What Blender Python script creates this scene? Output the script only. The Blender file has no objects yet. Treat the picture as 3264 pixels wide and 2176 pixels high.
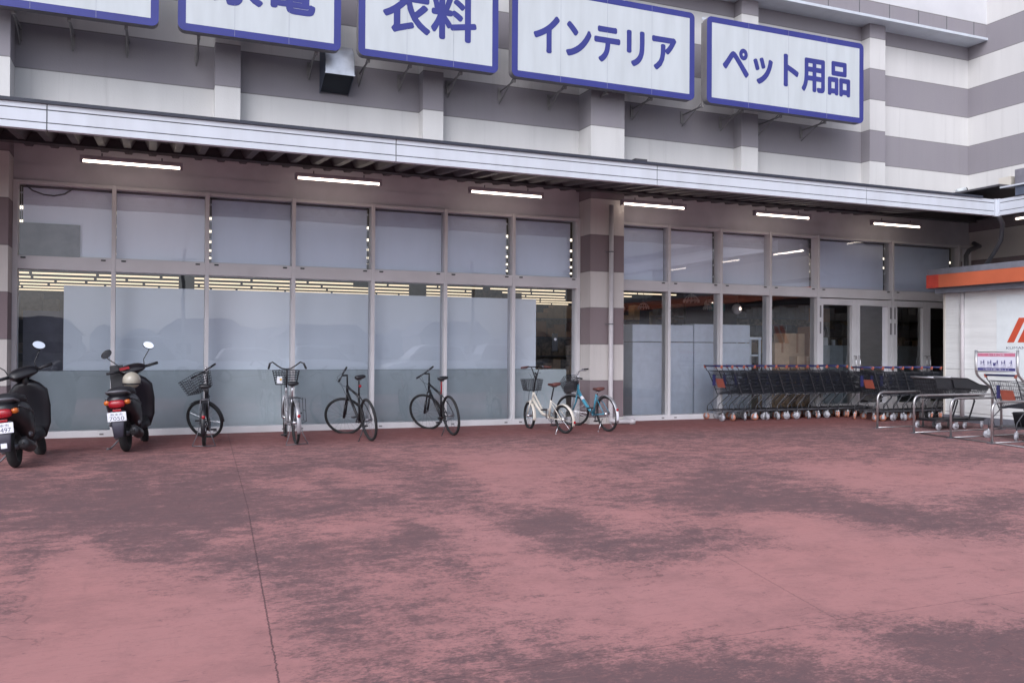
import bpy, math, random
from mathutils import Vector, Matrix
random.seed(7)
R = math.radians
scene = bpy.context.scene
col = scene.collection
# ---------------------------------------------------------------- camera
cam_d = bpy.data.cameras.new('camera'); cam = bpy.data.objects.new('camera', cam_d); col.objects.link(cam)
YAW, PIT, ROL, HCAM = 0.3952497, 0.00919455, 0.00567927, 1.45
cy_, sy_ = math.cos(YAW), math.sin(YAW)
fw = Vector((sy_*math.cos(PIT), cy_*math.cos(PIT), math.sin(PIT)))
rt = Vector((cy_, -sy_, 0)); up = rt.cross(fw)
rt2 = rt*math.cos(ROL) + up*math.sin(ROL); up2 = -rt*math.sin(ROL) + up*math.cos(ROL)
mw = Matrix((rt2, up2, -fw)).transposed().to_4x4(); mw.translation = Vector((0, 0, HCAM))
cam.matrix_world = mw
cam_d.sensor_fit = 'HORIZONTAL'; cam_d.sensor_width = 36.0; cam_d.lens = 36.0*2785.5/3264.0
cam_d.clip_start = 0.05; cam_d.clip_end = 1500
scene.camera = cam
# ---------------------------------------------------------------- world, sun, exposure
SUN_EL, SUN_AZ = 40, 222      # azimuth clockwise from +Y: behind the camera, a little left
world = bpy.data.worlds.new('World'); scene.world = world; world.use_nodes = True
nt = world.node_tree; nt.nodes.clear()
sky = nt.nodes.new('ShaderNodeTexSky'); sky.sky_type = 'NISHITA'; sky.sun_disc = False
sky.sun_elevation = R(SUN_EL); sky.sun_rotation = R(SUN_AZ)
sky.air_density = 1.0; sky.dust_density = 3.0; sky.ozone_density = 1.0
hs = nt.nodes.new('ShaderNodeHueSaturation'); hs.inputs['Saturation'].default_value = 0.38
bg = nt.nodes.new('ShaderNodeBackground'); bg.inputs['Strength'].default_value = 0.15
wo = nt.nodes.new('ShaderNodeOutputWorld')
nt.links.new(sky.outputs[0], hs.inputs['Color']); tn = nt.nodes.new('ShaderNodeMix'); tn.data_type = 'RGBA'; tn.blend_type = 'MULTIPLY'; tn.inputs[0].default_value = 1.0; tn.inputs[7].default_value = (0.94, 0.97, 1.07, 1)
nt.links.new(hs.outputs[0], tn.inputs[6]); nt.links.new(tn.outputs[2], bg.inputs[0]); nt.links.new(bg.outputs[0], wo.inputs[0])
sun_d = bpy.data.lights.new('sun', 'SUN'); sun_d.energy = 0.6; sun_d.angle = R(44); sun_d.color = (0.95, 0.95, 1.0)
sun = bpy.data.objects.new('sun', sun_d); col.objects.link(sun)
saz = R(SUN_AZ); sdir = Vector((math.sin(saz)*math.cos(R(SUN_EL)), math.cos(saz)*math.cos(R(SUN_EL)), math.sin(R(SUN_EL))))
sun.rotation_euler = sdir.to_track_quat('Z', 'Y').to_euler()
scene.view_settings.view_transform = 'Standard'; scene.view_settings.look = 'None'
scene.view_settings.exposure = 0.66; scene.view_settings.gamma = 1.0
scene.render.engine = 'CYCLES'
try: scene.cycles.max_bounces = 8; scene.cycles.transparent_max_bounces = 12
except Exception: pass

# ---------------------------------------------------------------- helpers
def gz(Y): return -0.02*min(max(0.0, 15.2-Y), 17.2)

class MB:
    def __init__(s, M=None): s.v = []; s.f = []; s.sm = []; s.M = M
    def add(s, vs, fs, smooth=False):
        o = len(s.v)
        for p in vs:
            p = Vector(p)
            if s.M is not None: p = s.M @ p
            s.v.append(p)
        for f in fs: s.f.append([i+o for i in f]); s.sm.append(smooth)
        return s
    def box(s, a, b, rot=None, piv=None):
        x0, y0, z0 = a; x1, y1, z1 = b
        vs = [Vector(p) for p in ((x0,y0,z0),(x1,y0,z0),(x1,y1,z0),(x0,y1,z0),(x0,y0,z1),(x1,y0,z1),(x1,y1,z1),(x0,y1,z1))]
        if rot is not None:
            c = Vector(piv) if piv is not None else (Vector(a)+Vector(b))/2
            vs = [c + rot @ (v-c) for v in vs]
        return s.add(vs, [(3,2,1,0),(4,5,6,7),(0,1,5,4),(1,2,6,5),(2,3,7,6),(3,0,4,7)])
    def tube(s, pts, r, n=8, closed=False, caps=True, flat=1.0):
        pts = [Vector(p) for p in pts]; N = len(pts)
        rs = r if isinstance(r, (list, tuple)) else [r]*N
        vs = []; t0 = None; u = None
        for i, p in enumerate(pts):
            if closed: t = (pts[(i+1) % N]-pts[i-1]).normalized()
            else: t = (pts[min(i+1, N-1)]-pts[max(i-1, 0)]).normalized()
            if u is None:
                ref = Vector((0,0,1)) if abs(t.z) < 0.9 else Vector((1,0,0))
                u = (ref - t*ref.dot(t)).normalized()
            else: u = (u - t*u.dot(t)).normalized()
            w = t.cross(u)
            for k in range(n):
                a = 2*math.pi*k/n
                vs.append(p + (u*math.cos(a)*flat + w*math.sin(a))*rs[i])
        fs = []
        for i in range(N if closed else N-1):
            j = (i+1) % N
            for k in range(n):
                k2 = (k+1) % n
                fs.append((i*n+k, i*n+k2, j*n+k2, j*n+k))
        if caps and not closed:
            fs.append(tuple(range(n-1, -1, -1))); fs.append(tuple((N-1)*n+k for k in range(n)))
        return s.add(vs, fs, n > 5)
    def torus(s, c, axis, Rr, r, N=40, n=8, flat=1.0):
        c = Vector(c); ax = Vector(axis).normalized()
        ref = Vector((0,0,1)) if abs(ax.z) < 0.9 else Vector((1,0,0))
        u = ax.cross(ref).normalized(); w = ax.cross(u)
        vs = []; fs = []
        for i in range(N):
            a = 2*math.pi*i/N; d = u*math.cos(a)+w*math.sin(a)
            for k in range(n):
                b = 2*math.pi*k/n
                vs.append(c + d*(Rr + r*math.cos(b)) + ax*(r*flat*math.sin(b)))
        for i in range(N):
            for k in range(n):
                fs.append((i*n+k, ((i+1)%N)*n+k, ((i+1)%N)*n+(k+1)%n, i*n+(k+1)%n))
        return s.add(vs, fs, True)
    def arcstrip(s, c, Rr, a0, a1, w, th, N=20, drop=0.3):
        """mudguard in the xz plane about c, angles in degrees from +x, width w in y, lips bent inward"""
        c = Vector(c); prof = [(-w/2, -th*drop*6), (-w/2*0.8, 0), (0, th*1.5), (w/2*0.8, 0), (w/2, -th*drop*6)]
        vs = []; fs = []; m = len(prof)*2
        for i in range(N+1):
            a = R(a0+(a1-a0)*i/N); d = Vector((math.cos(a), 0, math.sin(a)))
            for (y, dr) in prof: vs.append(c + d*(Rr+dr) + Vector((0, y, 0)))
            for (y, dr) in reversed(prof): vs.append(c + d*(Rr+dr-th) + Vector((0, y*0.97, 0)))
        for i in range(N):
            for k in range(m): fs.append((i*m+k, i*m+(k+1)%m, (i+1)*m+(k+1)%m, (i+1)*m+k))
        fs.append(tuple(range(m-1, -1, -1))); fs.append(tuple(N*m+k for k in range(m)))
        return s.add(vs, fs, True)
    def ell(s, c, r, nu=14, nv=8, rot=None):
        c = Vector(c); vs = []; fs = []
        for j in range(nv+1):
            th = math.pi*j/nv
            for i in range(nu):
                a = 2*math.pi*i/nu
                p = Vector((r[0]*math.sin(th)*math.cos(a), r[1]*math.sin(th)*math.sin(a), r[2]*math.cos(th)))
                if rot is not None: p = rot @ p
                vs.append(c+p)
        for j in range(nv):
            for i in range(nu): fs.append((j*nu+i, (j+1)*nu+i, (j+1)*nu+(i+1)%nu, j*nu+(i+1)%nu))
        return s.add(vs, fs, True)
    def prism(s, poly, a, b, ax='y'):
        """poly in the plane across axis ax, extruded from a to b"""
        def P(p, t): return {'y': (p[0], t, p[1]), 'x': (t, p[0], p[1]), 'z': (p[0], p[1], t)}[ax]
        n = len(poly); vs = [P(p, a) for p in poly]+[P(p, b) for p in poly]
        fs = [tuple(range(n)), tuple(range(2*n-1, n-1, -1))]+[(i, n+i, n+(i+1)%n, (i+1)%n) for i in range(n)]
        return s.add(vs, fs)
    def loft(s, secs, n=16, caps=True):
        """secs: (centre, u, v, exponent) superellipse sections"""
        vs = []; fs = []
        for c, u, v, e in secs:
            c = Vector(c); u = Vector(u); v = Vector(v)
            for k in range(n):
                a = 2*math.pi*k/n; ca, sa = math.cos(a), math.sin(a)
                vs.append(c + u*(math.copysign(abs(ca)**(2/e), ca)) + v*(math.copysign(abs(sa)**(2/e), sa)))
        for i in range(len(secs)-1):
            for k in range(n): fs.append((i*n+k, i*n+(k+1)%n, (i+1)*n+(k+1)%n, (i+1)*n+k))
        if caps:
            fs.append(tuple(range(n-1, -1, -1))); fs.append(tuple((len(secs)-1)*n+k for k in range(n)))
        return s.add(vs, fs, True)
    def build(s, name, mat, parent=None, bevel=0.0):
        me = bpy.data.meshes.new(name); me.from_pydata([tuple(v) for v in s.v], [], s.f)
        me.polygons.foreach_set('use_smooth', s.sm)
        o = bpy.data.objects.new(name, me); col.objects.link(o)
        import bmesh
        bm = bmesh.new(); bm.from_mesh(me); bmesh.ops.recalc_face_normals(bm, faces=bm.faces); bm.to_mesh(me); bm.free()
        if mat is not None: me.materials.append(mat)
        if parent is not None: o.parent = parent
        if bevel > 0:
            m = o.modifiers.new('bevel', 'BEVEL'); m.width = bevel; m.segments = 2; m.limit_method = 'ANGLE'; m.angle_limit = R(40)
        return o

def tag(o, label, cat, group=None, kind=None):
    if label: o['label'] = label
    if cat: o['category'] = cat
    if group: o['group'] = group
    if kind: o['kind'] = kind
    return o
def empty(name, loc, label, cat, rz=0.0, group=None, lean=0.0):
    o = bpy.data.objects.new(name, None); col.objects.link(o); o.empty_display_size = 0.2
    o.location = loc; o.rotation_euler = (lean, 0, rz)
    return tag(o, label, cat, group)
def copy_tree(o, parent=None):
    c = o.copy(); col.objects.link(c)
    if parent is not None: c.parent = parent
    for ch in list(o.children): copy_tree(ch, c)
    return c
ORD = ['first','second','third','fourth','fifth','sixth','seventh','eighth','ninth','tenth','eleventh','twelfth','thirteenth','fourteenth','fifteenth']

# ---------------------------------------------------------------- materials
def mat(name, colr, rough=0.6, metal=0.0, var=0.12, scale=6.0, bump=0.0, bscale=80.0, spec=0.5, emit=None, estr=0.0, dirt=None, dirtamt=0.0, stretch=(1,1,1)):
    m = bpy.data.materials.new(name); m.use_nodes = True; t = m.node_tree; N = t.nodes; L = t.links
    b = N['Principled BSDF']; b.inputs['Roughness'].default_value = rough; b.inputs['Metallic'].default_value = metal
    b.inputs['Specular IOR Level'].default_value = spec
    tc = N.new('ShaderNodeTexCoord'); mp = N.new('ShaderNodeMapping'); mp.inputs['Scale'].default_value = stretch
    L.new(tc.outputs['Object'], mp.inputs[0])
    nz = N.new('ShaderNodeTexNoise'); nz.inputs['Scale'].default_value = scale; nz.inputs['Detail'].default_value = 5
    L.new(mp.outputs[0], nz.inputs['Vector'])
    mx = N.new('ShaderNodeMix'); mx.data_type = 'RGBA'
    c2 = dirt if dirt else tuple(c*(1-2*var) for c in colr)
    mr = N.new('ShaderNodeMapRange'); mr.inputs[1].default_value = 0.35; mr.inputs[2].default_value = 0.7
    mr.inputs[4].default_value = dirtamt if dirt else 1.0
    L.new(nz.outputs[0], mr.inputs[0]); L.new(mr.outputs[0], mx.inputs[0])
    mx.inputs[6].default_value = (*colr, 1); mx.inputs[7].default_value = (*c2, 1)
    L.new(mx.outputs[2], b.inputs['Base Color'])
    if bump > 0:
        n2 = N.new('ShaderNodeTexNoise'); n2.inputs['Scale'].default_value = bscale; n2.inputs['Detail'].default_value = 3
        L.new(mp.outputs[0], n2.inputs['Vector'])
        bp = N.new('ShaderNodeBump'); bp.inputs['Strength'].default_value = bump; bp.inputs['Distance'].default_value = 0.01
        L.new(n2.outputs[0], bp.inputs['Height']); L.new(bp.outputs[0], b.inputs['Normal'])
    if emit:
        b.inputs['Emission Color'].default_value = (*emit, 1); b.inputs['Emission Strength'].default_value = estr
    return m

def glass_mat(name, tint=(0.93, 0.95, 0.97), boost=1.0, base=0.03, ior=1.5):
    m = bpy.data.materials.new(name); m.use_nodes = True; t = m.node_tree; N = t.nodes; L = t.links; N.clear()
    o = N.new('ShaderNodeOutputMaterial'); tr = N.new('ShaderNodeBsdfTransparent'); tr.inputs[0].default_value = (*tint, 1)
    gl = N.new('ShaderNodeBsdfGlossy'); gl.inputs['Roughness'].default_value = 0.0; gl.inputs[0].default_value = (0.95, 0.96, 1, 1)
    fr = N.new('ShaderNodeFresnel'); fr.inputs[0].default_value = ior
    mu = N.new('ShaderNodeMath'); mu.operation = 'MULTIPLY_ADD'; mu.inputs[1].default_value = boost; mu.inputs[2].default_value = base; mu.use_clamp = True
    mx = N.new('ShaderNodeMixShader')
    L.new(fr.outputs[0], mu.inputs[0]); L.new(mu.outputs[0], mx.inputs[0]); L.new(tr.outputs[0], mx.inputs[1]); L.new(gl.outputs[0], mx.inputs[2]); L.new(mx.outputs[0], o.inputs[0])
    # slightly wavy float glass
    tc = N.new('ShaderNodeTexCoord'); nz = N.new('ShaderNodeTexNoise'); nz.inputs['Scale'].default_value = 1.3
    bp = N.new('ShaderNodeBump'); bp.inputs['Strength'].default_value = 0.02; bp.inputs['Distance'].default_value = 0.05
    L.new(tc.outputs['Object'], nz.inputs['Vector']); L.new(nz.outputs[0], bp.inputs['Height']); L.new(bp.outputs[0], gl.inputs['Normal'])
    return m

def stripe_mat():
    """painted panel wall: horizontal bands 0.715 m high, lighter above the canopy, warmer and less faded under it"""
    m = bpy.data.materials.new('striped_wall'); m.use_nodes = True; t = m.node_tree; N = t.nodes; L = t.links
    b = N['Principled BSDF']; b.inputs['Roughness'].default_value = 0.85; b.inputs['Specular IOR Level'].default_value = 0.2
    g = N.new('ShaderNodeNewGeometry'); sp = N.new('ShaderNodeSeparateXYZ'); L.new(g.outputs['Position'], sp.inputs[0])
    def mth(op, a, bb=None, clamp=False):
        n = N.new('ShaderNodeMath'); n.operation = op; n.use_clamp = clamp
        for i, v in enumerate((a, bb)):
            if v is None: continue
            if isinstance(v, (int, float)): n.inputs[i].default_value = v
            else: L.new(v, n.inputs[i])
        return n.outputs[0]
    z = sp.outputs[2]
    u = mth('DIVIDE', mth('SUBTRACT', z, 5.855), 1.43)
    fr = mth('FRACT', u)                                    # 0..0.5 dark, 0.5..1 light
    dark = mth('LESS_THAN', fr, 0.5)
    u2 = mth('FRACT', mth('DIVIDE', mth('SUBTRACT', z, 5.855), 0.715))
    edge = mth('LESS_THAN', mth('MINIMUM', u2, mth('SUBTRACT', 1.0, u2)), 0.012)
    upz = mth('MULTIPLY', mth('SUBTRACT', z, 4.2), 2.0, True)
    def mix(f, a, c, bl='MIX'):
        n = N.new('ShaderNodeMix'); n.data_type = 'RGBA'; n.blend_type = bl
        for i, v in ((0, f), (6, a), (7, c)):
            if isinstance(v, tuple): n.inputs[i].default_value = (*v, 1)
            elif isinstance(v, (int, float)): n.inputs[i].default_value = v
            else: L.new(v, n.inputs[i])
        return n.outputs[2]
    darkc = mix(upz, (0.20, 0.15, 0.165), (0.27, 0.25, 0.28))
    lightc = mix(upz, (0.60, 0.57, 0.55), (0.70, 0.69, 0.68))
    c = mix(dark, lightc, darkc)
    nz = N.new('ShaderNodeTexNoise'); nz.inputs['Scale'].default_value = 0.9; nz.inputs['Detail'].default_value = 6
    mp = N.new('ShaderNodeMapping'); mp.inputs['Scale'].default_value = (3, 3, 0.35); L.new(g.outputs['Position'], mp.inputs[0]); L.new(mp.outputs[0], nz.inputs['Vector'])
    c = mix(mth('MULTIPLY', nz.outputs[0], 0.35), c, (0.36, 0.35, 0.34), 'MIX')
    st = N.new('ShaderNodeTexNoise'); st.inputs['Scale'].default_value = 1.0; st.inputs['Detail'].default_value = 8; st.inputs['Roughness'].default_value = 0.7
    mp2 = N.new('ShaderNodeMapping'); mp2.inputs['Scale'].default_value = (7, 7, 0.25); L.new(g.outputs['Position'], mp2.inputs[0]); L.new(mp2.outputs[0], st.inputs['Vector'])
    sr = N.new('ShaderNodeMapRange'); sr.inputs[1].default_value = 0.55; sr.inputs[2].default_value = 0.75; L.new(st.outputs[0], sr.inputs[0])
    c = mix(mth('MULTIPLY', sr.outputs[0], 0.18), c, (0.20, 0.19, 0.18))
    c = mix(mth('MULTIPLY', edge, 0.6), c, (0.10, 0.09, 0.09))
    # vertical panel joints every 0.9 m are barely visible
    L.new(c, b.inputs['Base Color'])
    n2 = N.new('ShaderNodeTexNoise'); n2.inputs['Scale'].default_value = 45; n2.inputs['Detail'].default_value = 4; L.new(g.outputs['Position'], n2.inputs['Vector'])
    bp = N.new('ShaderNodeBump'); bp.inputs['Strength'].default_value = 0.35; bp.inputs['Distance'].default_value = 0.01
    L.new(n2.outputs[0], bp.inputs['Height']); L.new(bp.outputs[0], b.inputs['Normal'])
    return m

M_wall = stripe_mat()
M_white = mat('white_wall', (0.66, 0.66, 0.68), 0.8, bump=0.2, scale=1.5, var=0.05)
M_alu = mat('beige_aluminium', (0.66, 0.65, 0.67), 0.5, var=0.06, spec=0.3, scale=2)
M_alu_d = mat('aluminium_dark', (0.20, 0.19, 0.20), 0.5, var=0.06)  # darker metal for hinges, weep covers, blind rollers and sign backs
M_fascia = mat('fascia_metal', (0.60, 0.64, 0.70), 0.45, var=0.05, scale=1.2, dirt=(0.42, 0.44, 0.46), dirtamt=0.35, stretch=(3, 1, 0.5))
M_groove = mat('groove_dark', (0.10, 0.11, 0.12), 0.7)
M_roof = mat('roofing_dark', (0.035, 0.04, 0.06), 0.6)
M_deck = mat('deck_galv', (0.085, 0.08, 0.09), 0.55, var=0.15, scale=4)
M_steel_d = mat('beam_dark', (0.05, 0.047, 0.055), 0.6)
M_brown = mat('header_brown', (0.58, 0.57, 0.61), 0.8, var=0.08, scale=2)
M_glass = glass_mat('window_glass', boost=0.9, base=0.02)
M_glass_b = glass_mat('lower_window_glass', boost=1.3, base=0.03)
M_glass_low = glass_mat('door_glass', tint=(0.8, 0.84, 0.86), boost=1.0, base=0.02)
M_blind = mat('blind_fabric', (0.80, 0.84, 0.95), 0.9, var=0.04, scale=2, stretch=(1, 1, 0.2))
M_board = mat('board_white', (0.84, 0.90, 0.97), 0.7, var=0.03, scale=1)
M_board_low = mat('board_teal', (0.50, 0.56, 0.58), 0.7, var=0.08, scale=1.5)
M_lamp_body = mat('lamp_body', (0.35, 0.32, 0.36), 0.5)
M_tube = mat('fluorescent_tube', (0.9, 0.9, 0.9), 0.4, emit=(1.0, 0.86, 0.72), estr=4.5)
M_tube_front = mat('store_tube_front', (0.9, 0.9, 0.8), 0.4, emit=(1.0, 0.86, 0.66), estr=1.6)  # mostly hidden front rows, made stronger than the visible ones to brighten the counters
M_tube_in = mat('store_tube', (0.9, 0.9, 0.8), 0.4, emit=(1.0, 0.80, 0.55), estr=0.85)
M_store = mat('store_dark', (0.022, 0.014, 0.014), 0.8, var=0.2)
M_store_w = mat('store_grey', (0.17, 0.17, 0.21), 0.8, var=0.1)
M_floor_in = mat('store_floor', (0.25, 0.24, 0.23), 0.4)
M_sign_w = mat('sign_white', (0.57, 0.61, 0.63), 0.45, var=0.03, scale=1.2, dirt=(0.44, 0.47, 0.48), dirtamt=0.45, stretch=(4, 1, 0.6))
M_sign_b = mat('sign_blue', (0.035, 0.042, 0.24), 0.5, var=0.08, scale=2)
M_bracket = mat('bracket_beige', (0.26, 0.25, 0.25), 0.6)
M_galv = mat('galvanised', (0.62, 0.64, 0.68), 0.35, metal=0.7, var=0.08, scale=9)
M_black = mat('black_paint', (0.009, 0.009, 0.013), 0.4, var=0.1)
M_blackp = mat('black_plastic', (0.016, 0.016, 0.021), 0.6, var=0.1, bump=0.1)
M_rubber = mat('tyre_rubber', (0.02, 0.02, 0.022), 0.85, var=0.2)
M_chrome = mat('chrome', (0.75, 0.75, 0.78), 0.2, metal=1.0)
M_steel = mat('stainless_pipe', (0.50, 0.49, 0.50), 0.3, metal=0.85, var=0.12, scale=12)
M_wire = mat('wire_dark', (0.05, 0.055, 0.065), 0.45, metal=0.3)
M_grey = mat('grey_metal', (0.16, 0.16, 0.18), 0.45, metal=0.3)
M_red = mat('red_lens', (0.35, 0.012, 0.022), 0.2, var=0.1)
M_orange_l = mat('amber_lens', (0.55, 0.13, 0.02), 0.15, var=0.1)
M_orange = mat('orange_plastic', (0.48, 0.13, 0.085), 0.45, var=0.08)
M_orange_w = mat('orange_wheel', (0.50, 0.20, 0.13), 0.5, var=0.15, scale=20)
M_pale_w = mat('pale_wheel', (0.42, 0.42, 0.46), 0.5, var=0.15, scale=20)
M_blue_h = mat('blue_handle', (0.035, 0.042, 0.15), 0.4)
M_plate = mat('plate_white', (0.80, 0.82, 0.88), 0.4, var=0.02)
M_plate_t = mat('plate_text', (0.12, 0.13, 0.2), 0.6)
M_brownl = mat('brown_leather', (0.11, 0.035, 0.03), 0.6)
M_creamp = mat('cream_paint', (0.66, 0.62, 0.55), 0.3, var=0.03)
M_turq = mat('turquoise_paint', (0.07, 0.28, 0.40), 0.3, var=0.05)
M_silver = mat('silver_paint', (0.42, 0.42, 0.45), 0.35, metal=0.5)
M_mirror = mat('mirror_glass', (0.95, 0.95, 0.96), 0.03, metal=1.0, var=0.0)
M_kiosk = mat('kiosk_siding', (0.84, 0.86, 0.86), 0.8, var=0.06, scale=3, bump=1.0, bscale=26, stretch=(1, 0.12, 3.0))
M_kpanel = mat('kiosk_panel', (0.80, 0.86, 0.88), 0.6, var=0.03)
M_kband = mat('kiosk_band', (0.62, 0.15, 0.07), 0.45, var=0.08, scale=1.5)
M_kend = mat('kiosk_band_end', (0.62, 0.07, 0.045), 0.45)
M_kgrey = mat('kiosk_trim', (0.20, 0.21, 0.25), 0.5)
M_logo = mat('logo_orange', (0.66, 0.10, 0.05), 0.5, var=0.05)
M_pipe = mat('downpipe_paint', (0.56, 0.53, 0.55), 0.55, var=0.06)
M_card = mat('cardboard', (0.55, 0.38, 0.24), 0.85, var=0.08)
M_card2 = mat('cardboard_brown', (0.38, 0.20, 0.11), 0.85, var=0.08)
M_paint_w = mat('car_white', (0.75, 0.76, 0.78), 0.25, var=0.02)
M_paint_s = mat('car_silver', (0.4, 0.42, 0.45), 0.3, metal=0.4)
M_carglass = mat('car_glass', (0.03, 0.035, 0.04), 0.08)
M_pink = mat('notice_pink', (0.62, 0.20, 0.30), 0.6)
M_navy = mat('notice_navy', (0.06, 0.06, 0.22), 0.6)
M_notice = mat('notice_white', (0.72, 0.74, 0.84), 0.5, var=0.02)
M_bulb = mat('bulb_glow', (1, 0.9, 0.8), 0.5, emit=(1.0, 0.75, 0.6), estr=4.0)
M_shade = mat('lamp_shade_grey', (0.5, 0.46, 0.46), 0.4)
M_teal = mat('teal_card', (0.03, 0.16, 0.17), 0.6)
M_beige = mat('store_display', (0.34, 0.26, 0.20), 0.8, var=0.3, scale=9)
M_yellow = mat('yellow_sticker', (0.8, 0.5, 0.03), 0.6)

def text_obj(body, rect, y, m, parent, name, bold=0.0, thick=0.004, plane='xz', heavy=0.0):
    """lettering as mesh, fitted to rect=(u0,u1,v0,v1); plane xz faces -Y, plane yz faces -X (u runs toward -Y)"""
    cu = bpy.data.curves.new(name, 'FONT'); cu.body = body; cu.size = 1.0; cu.offset = bold; cu.extrude = 0.0; cu.resolution_u = 4
    tmp = bpy.data.objects.new(name, cu); col.objects.link(tmp)
    dg = bpy.context.evaluated_depsgraph_get(); me0 = bpy.data.meshes.new_from_object(tmp.evaluated_get(dg))
    vs = [v.co.copy() for v in me0.vertices]; fs = [list(p.vertices) for p in me0.polygons]
    bpy.data.objects.remove(tmp); bpy.data.meshes.remove(me0); bpy.data.curves.remove(cu)
    x0 = min(v.x for v in vs); x1 = max(v.x for v in vs); y0 = min(v.y for v in vs); y1 = max(v.y for v in vs)
    mb = MB()
    # extra weight: the outline repeated a little off in eight directions, each a hair further back
    offs = [(0, 0)] + ([(heavy*math.cos(k*math.pi/4), heavy*math.sin(k*math.pi/4)) for k in range(8)] if heavy else [])
    for q, (ox, oy) in enumerate(offs):
        out = []
        for v in vs:
            a = ox+rect[0]+heavy+(v.x-x0)/(x1-x0)*(rect[1]-rect[0]-2*heavy); b = oy+rect[2]+heavy+(v.y-y0)/(y1-y0)*(rect[3]-rect[2]-2*heavy)
            yy = y+0.0002*q
            out.append((a, yy, b) if plane == 'xz' else (yy, -a, b))
        mb.add(out, fs)
    return mb.build(name, m, parent)

# ================================================================ GROUND
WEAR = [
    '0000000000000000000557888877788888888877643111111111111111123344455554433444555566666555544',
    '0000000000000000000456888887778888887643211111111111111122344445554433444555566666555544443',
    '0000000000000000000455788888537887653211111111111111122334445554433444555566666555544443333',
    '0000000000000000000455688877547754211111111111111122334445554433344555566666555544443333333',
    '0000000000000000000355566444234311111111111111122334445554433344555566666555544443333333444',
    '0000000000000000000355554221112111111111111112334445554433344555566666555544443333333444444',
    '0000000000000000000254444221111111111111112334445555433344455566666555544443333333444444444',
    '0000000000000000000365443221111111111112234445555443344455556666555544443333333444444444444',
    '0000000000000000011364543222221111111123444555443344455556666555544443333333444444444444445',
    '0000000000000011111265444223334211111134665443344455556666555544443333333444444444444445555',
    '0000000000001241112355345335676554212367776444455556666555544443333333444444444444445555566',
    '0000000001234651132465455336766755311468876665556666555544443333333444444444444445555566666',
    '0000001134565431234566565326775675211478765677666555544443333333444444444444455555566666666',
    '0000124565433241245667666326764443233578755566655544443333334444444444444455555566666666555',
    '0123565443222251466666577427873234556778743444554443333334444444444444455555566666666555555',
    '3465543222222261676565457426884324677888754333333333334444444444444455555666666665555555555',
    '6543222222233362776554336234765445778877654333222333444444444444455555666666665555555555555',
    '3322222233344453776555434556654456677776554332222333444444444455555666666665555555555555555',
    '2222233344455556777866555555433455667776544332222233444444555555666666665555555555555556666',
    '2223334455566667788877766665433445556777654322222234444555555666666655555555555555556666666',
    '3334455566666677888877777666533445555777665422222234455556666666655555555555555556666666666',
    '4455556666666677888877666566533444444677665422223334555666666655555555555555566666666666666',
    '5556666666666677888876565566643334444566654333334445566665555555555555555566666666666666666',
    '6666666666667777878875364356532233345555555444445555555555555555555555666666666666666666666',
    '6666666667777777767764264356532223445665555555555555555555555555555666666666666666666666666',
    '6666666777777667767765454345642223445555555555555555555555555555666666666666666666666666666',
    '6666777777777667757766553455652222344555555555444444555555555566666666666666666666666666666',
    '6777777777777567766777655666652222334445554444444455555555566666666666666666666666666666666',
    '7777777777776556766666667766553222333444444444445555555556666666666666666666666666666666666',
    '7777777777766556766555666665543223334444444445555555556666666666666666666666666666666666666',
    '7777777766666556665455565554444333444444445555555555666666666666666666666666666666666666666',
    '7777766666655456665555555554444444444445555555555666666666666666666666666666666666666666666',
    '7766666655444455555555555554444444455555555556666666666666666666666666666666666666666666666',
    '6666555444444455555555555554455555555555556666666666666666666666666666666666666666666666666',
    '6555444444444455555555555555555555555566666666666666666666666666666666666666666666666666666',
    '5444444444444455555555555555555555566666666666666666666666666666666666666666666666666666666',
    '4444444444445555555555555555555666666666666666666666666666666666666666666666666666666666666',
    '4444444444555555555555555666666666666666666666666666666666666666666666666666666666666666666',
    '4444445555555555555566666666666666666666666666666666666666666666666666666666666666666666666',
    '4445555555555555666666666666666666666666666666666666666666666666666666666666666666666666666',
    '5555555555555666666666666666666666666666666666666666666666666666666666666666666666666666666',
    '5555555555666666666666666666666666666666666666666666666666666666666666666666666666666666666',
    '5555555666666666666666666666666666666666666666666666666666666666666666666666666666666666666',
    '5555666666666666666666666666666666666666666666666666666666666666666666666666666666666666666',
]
WX0, WY0, WS = -5.0, 3.0, 0.3
def wear_at(x, y):
    fx = (x-WX0)/WS; fy = (y-WY0)/WS
    fx = min(max(fx, 0), len(WEAR[0])-1.001); fy = min(max(fy, 0), len(WEAR)-1.001)
    i, j = int(fx), int(fy); a, b = fx-i, fy-j
    g = lambda jj, ii: int(WEAR[jj][ii])
    return ((g(j, i)*(1-a)+g(j, i+1)*a)*(1-b)+(g(j+1, i)*(1-a)+g(j+1, i+1)*a)*b)/9.0

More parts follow.
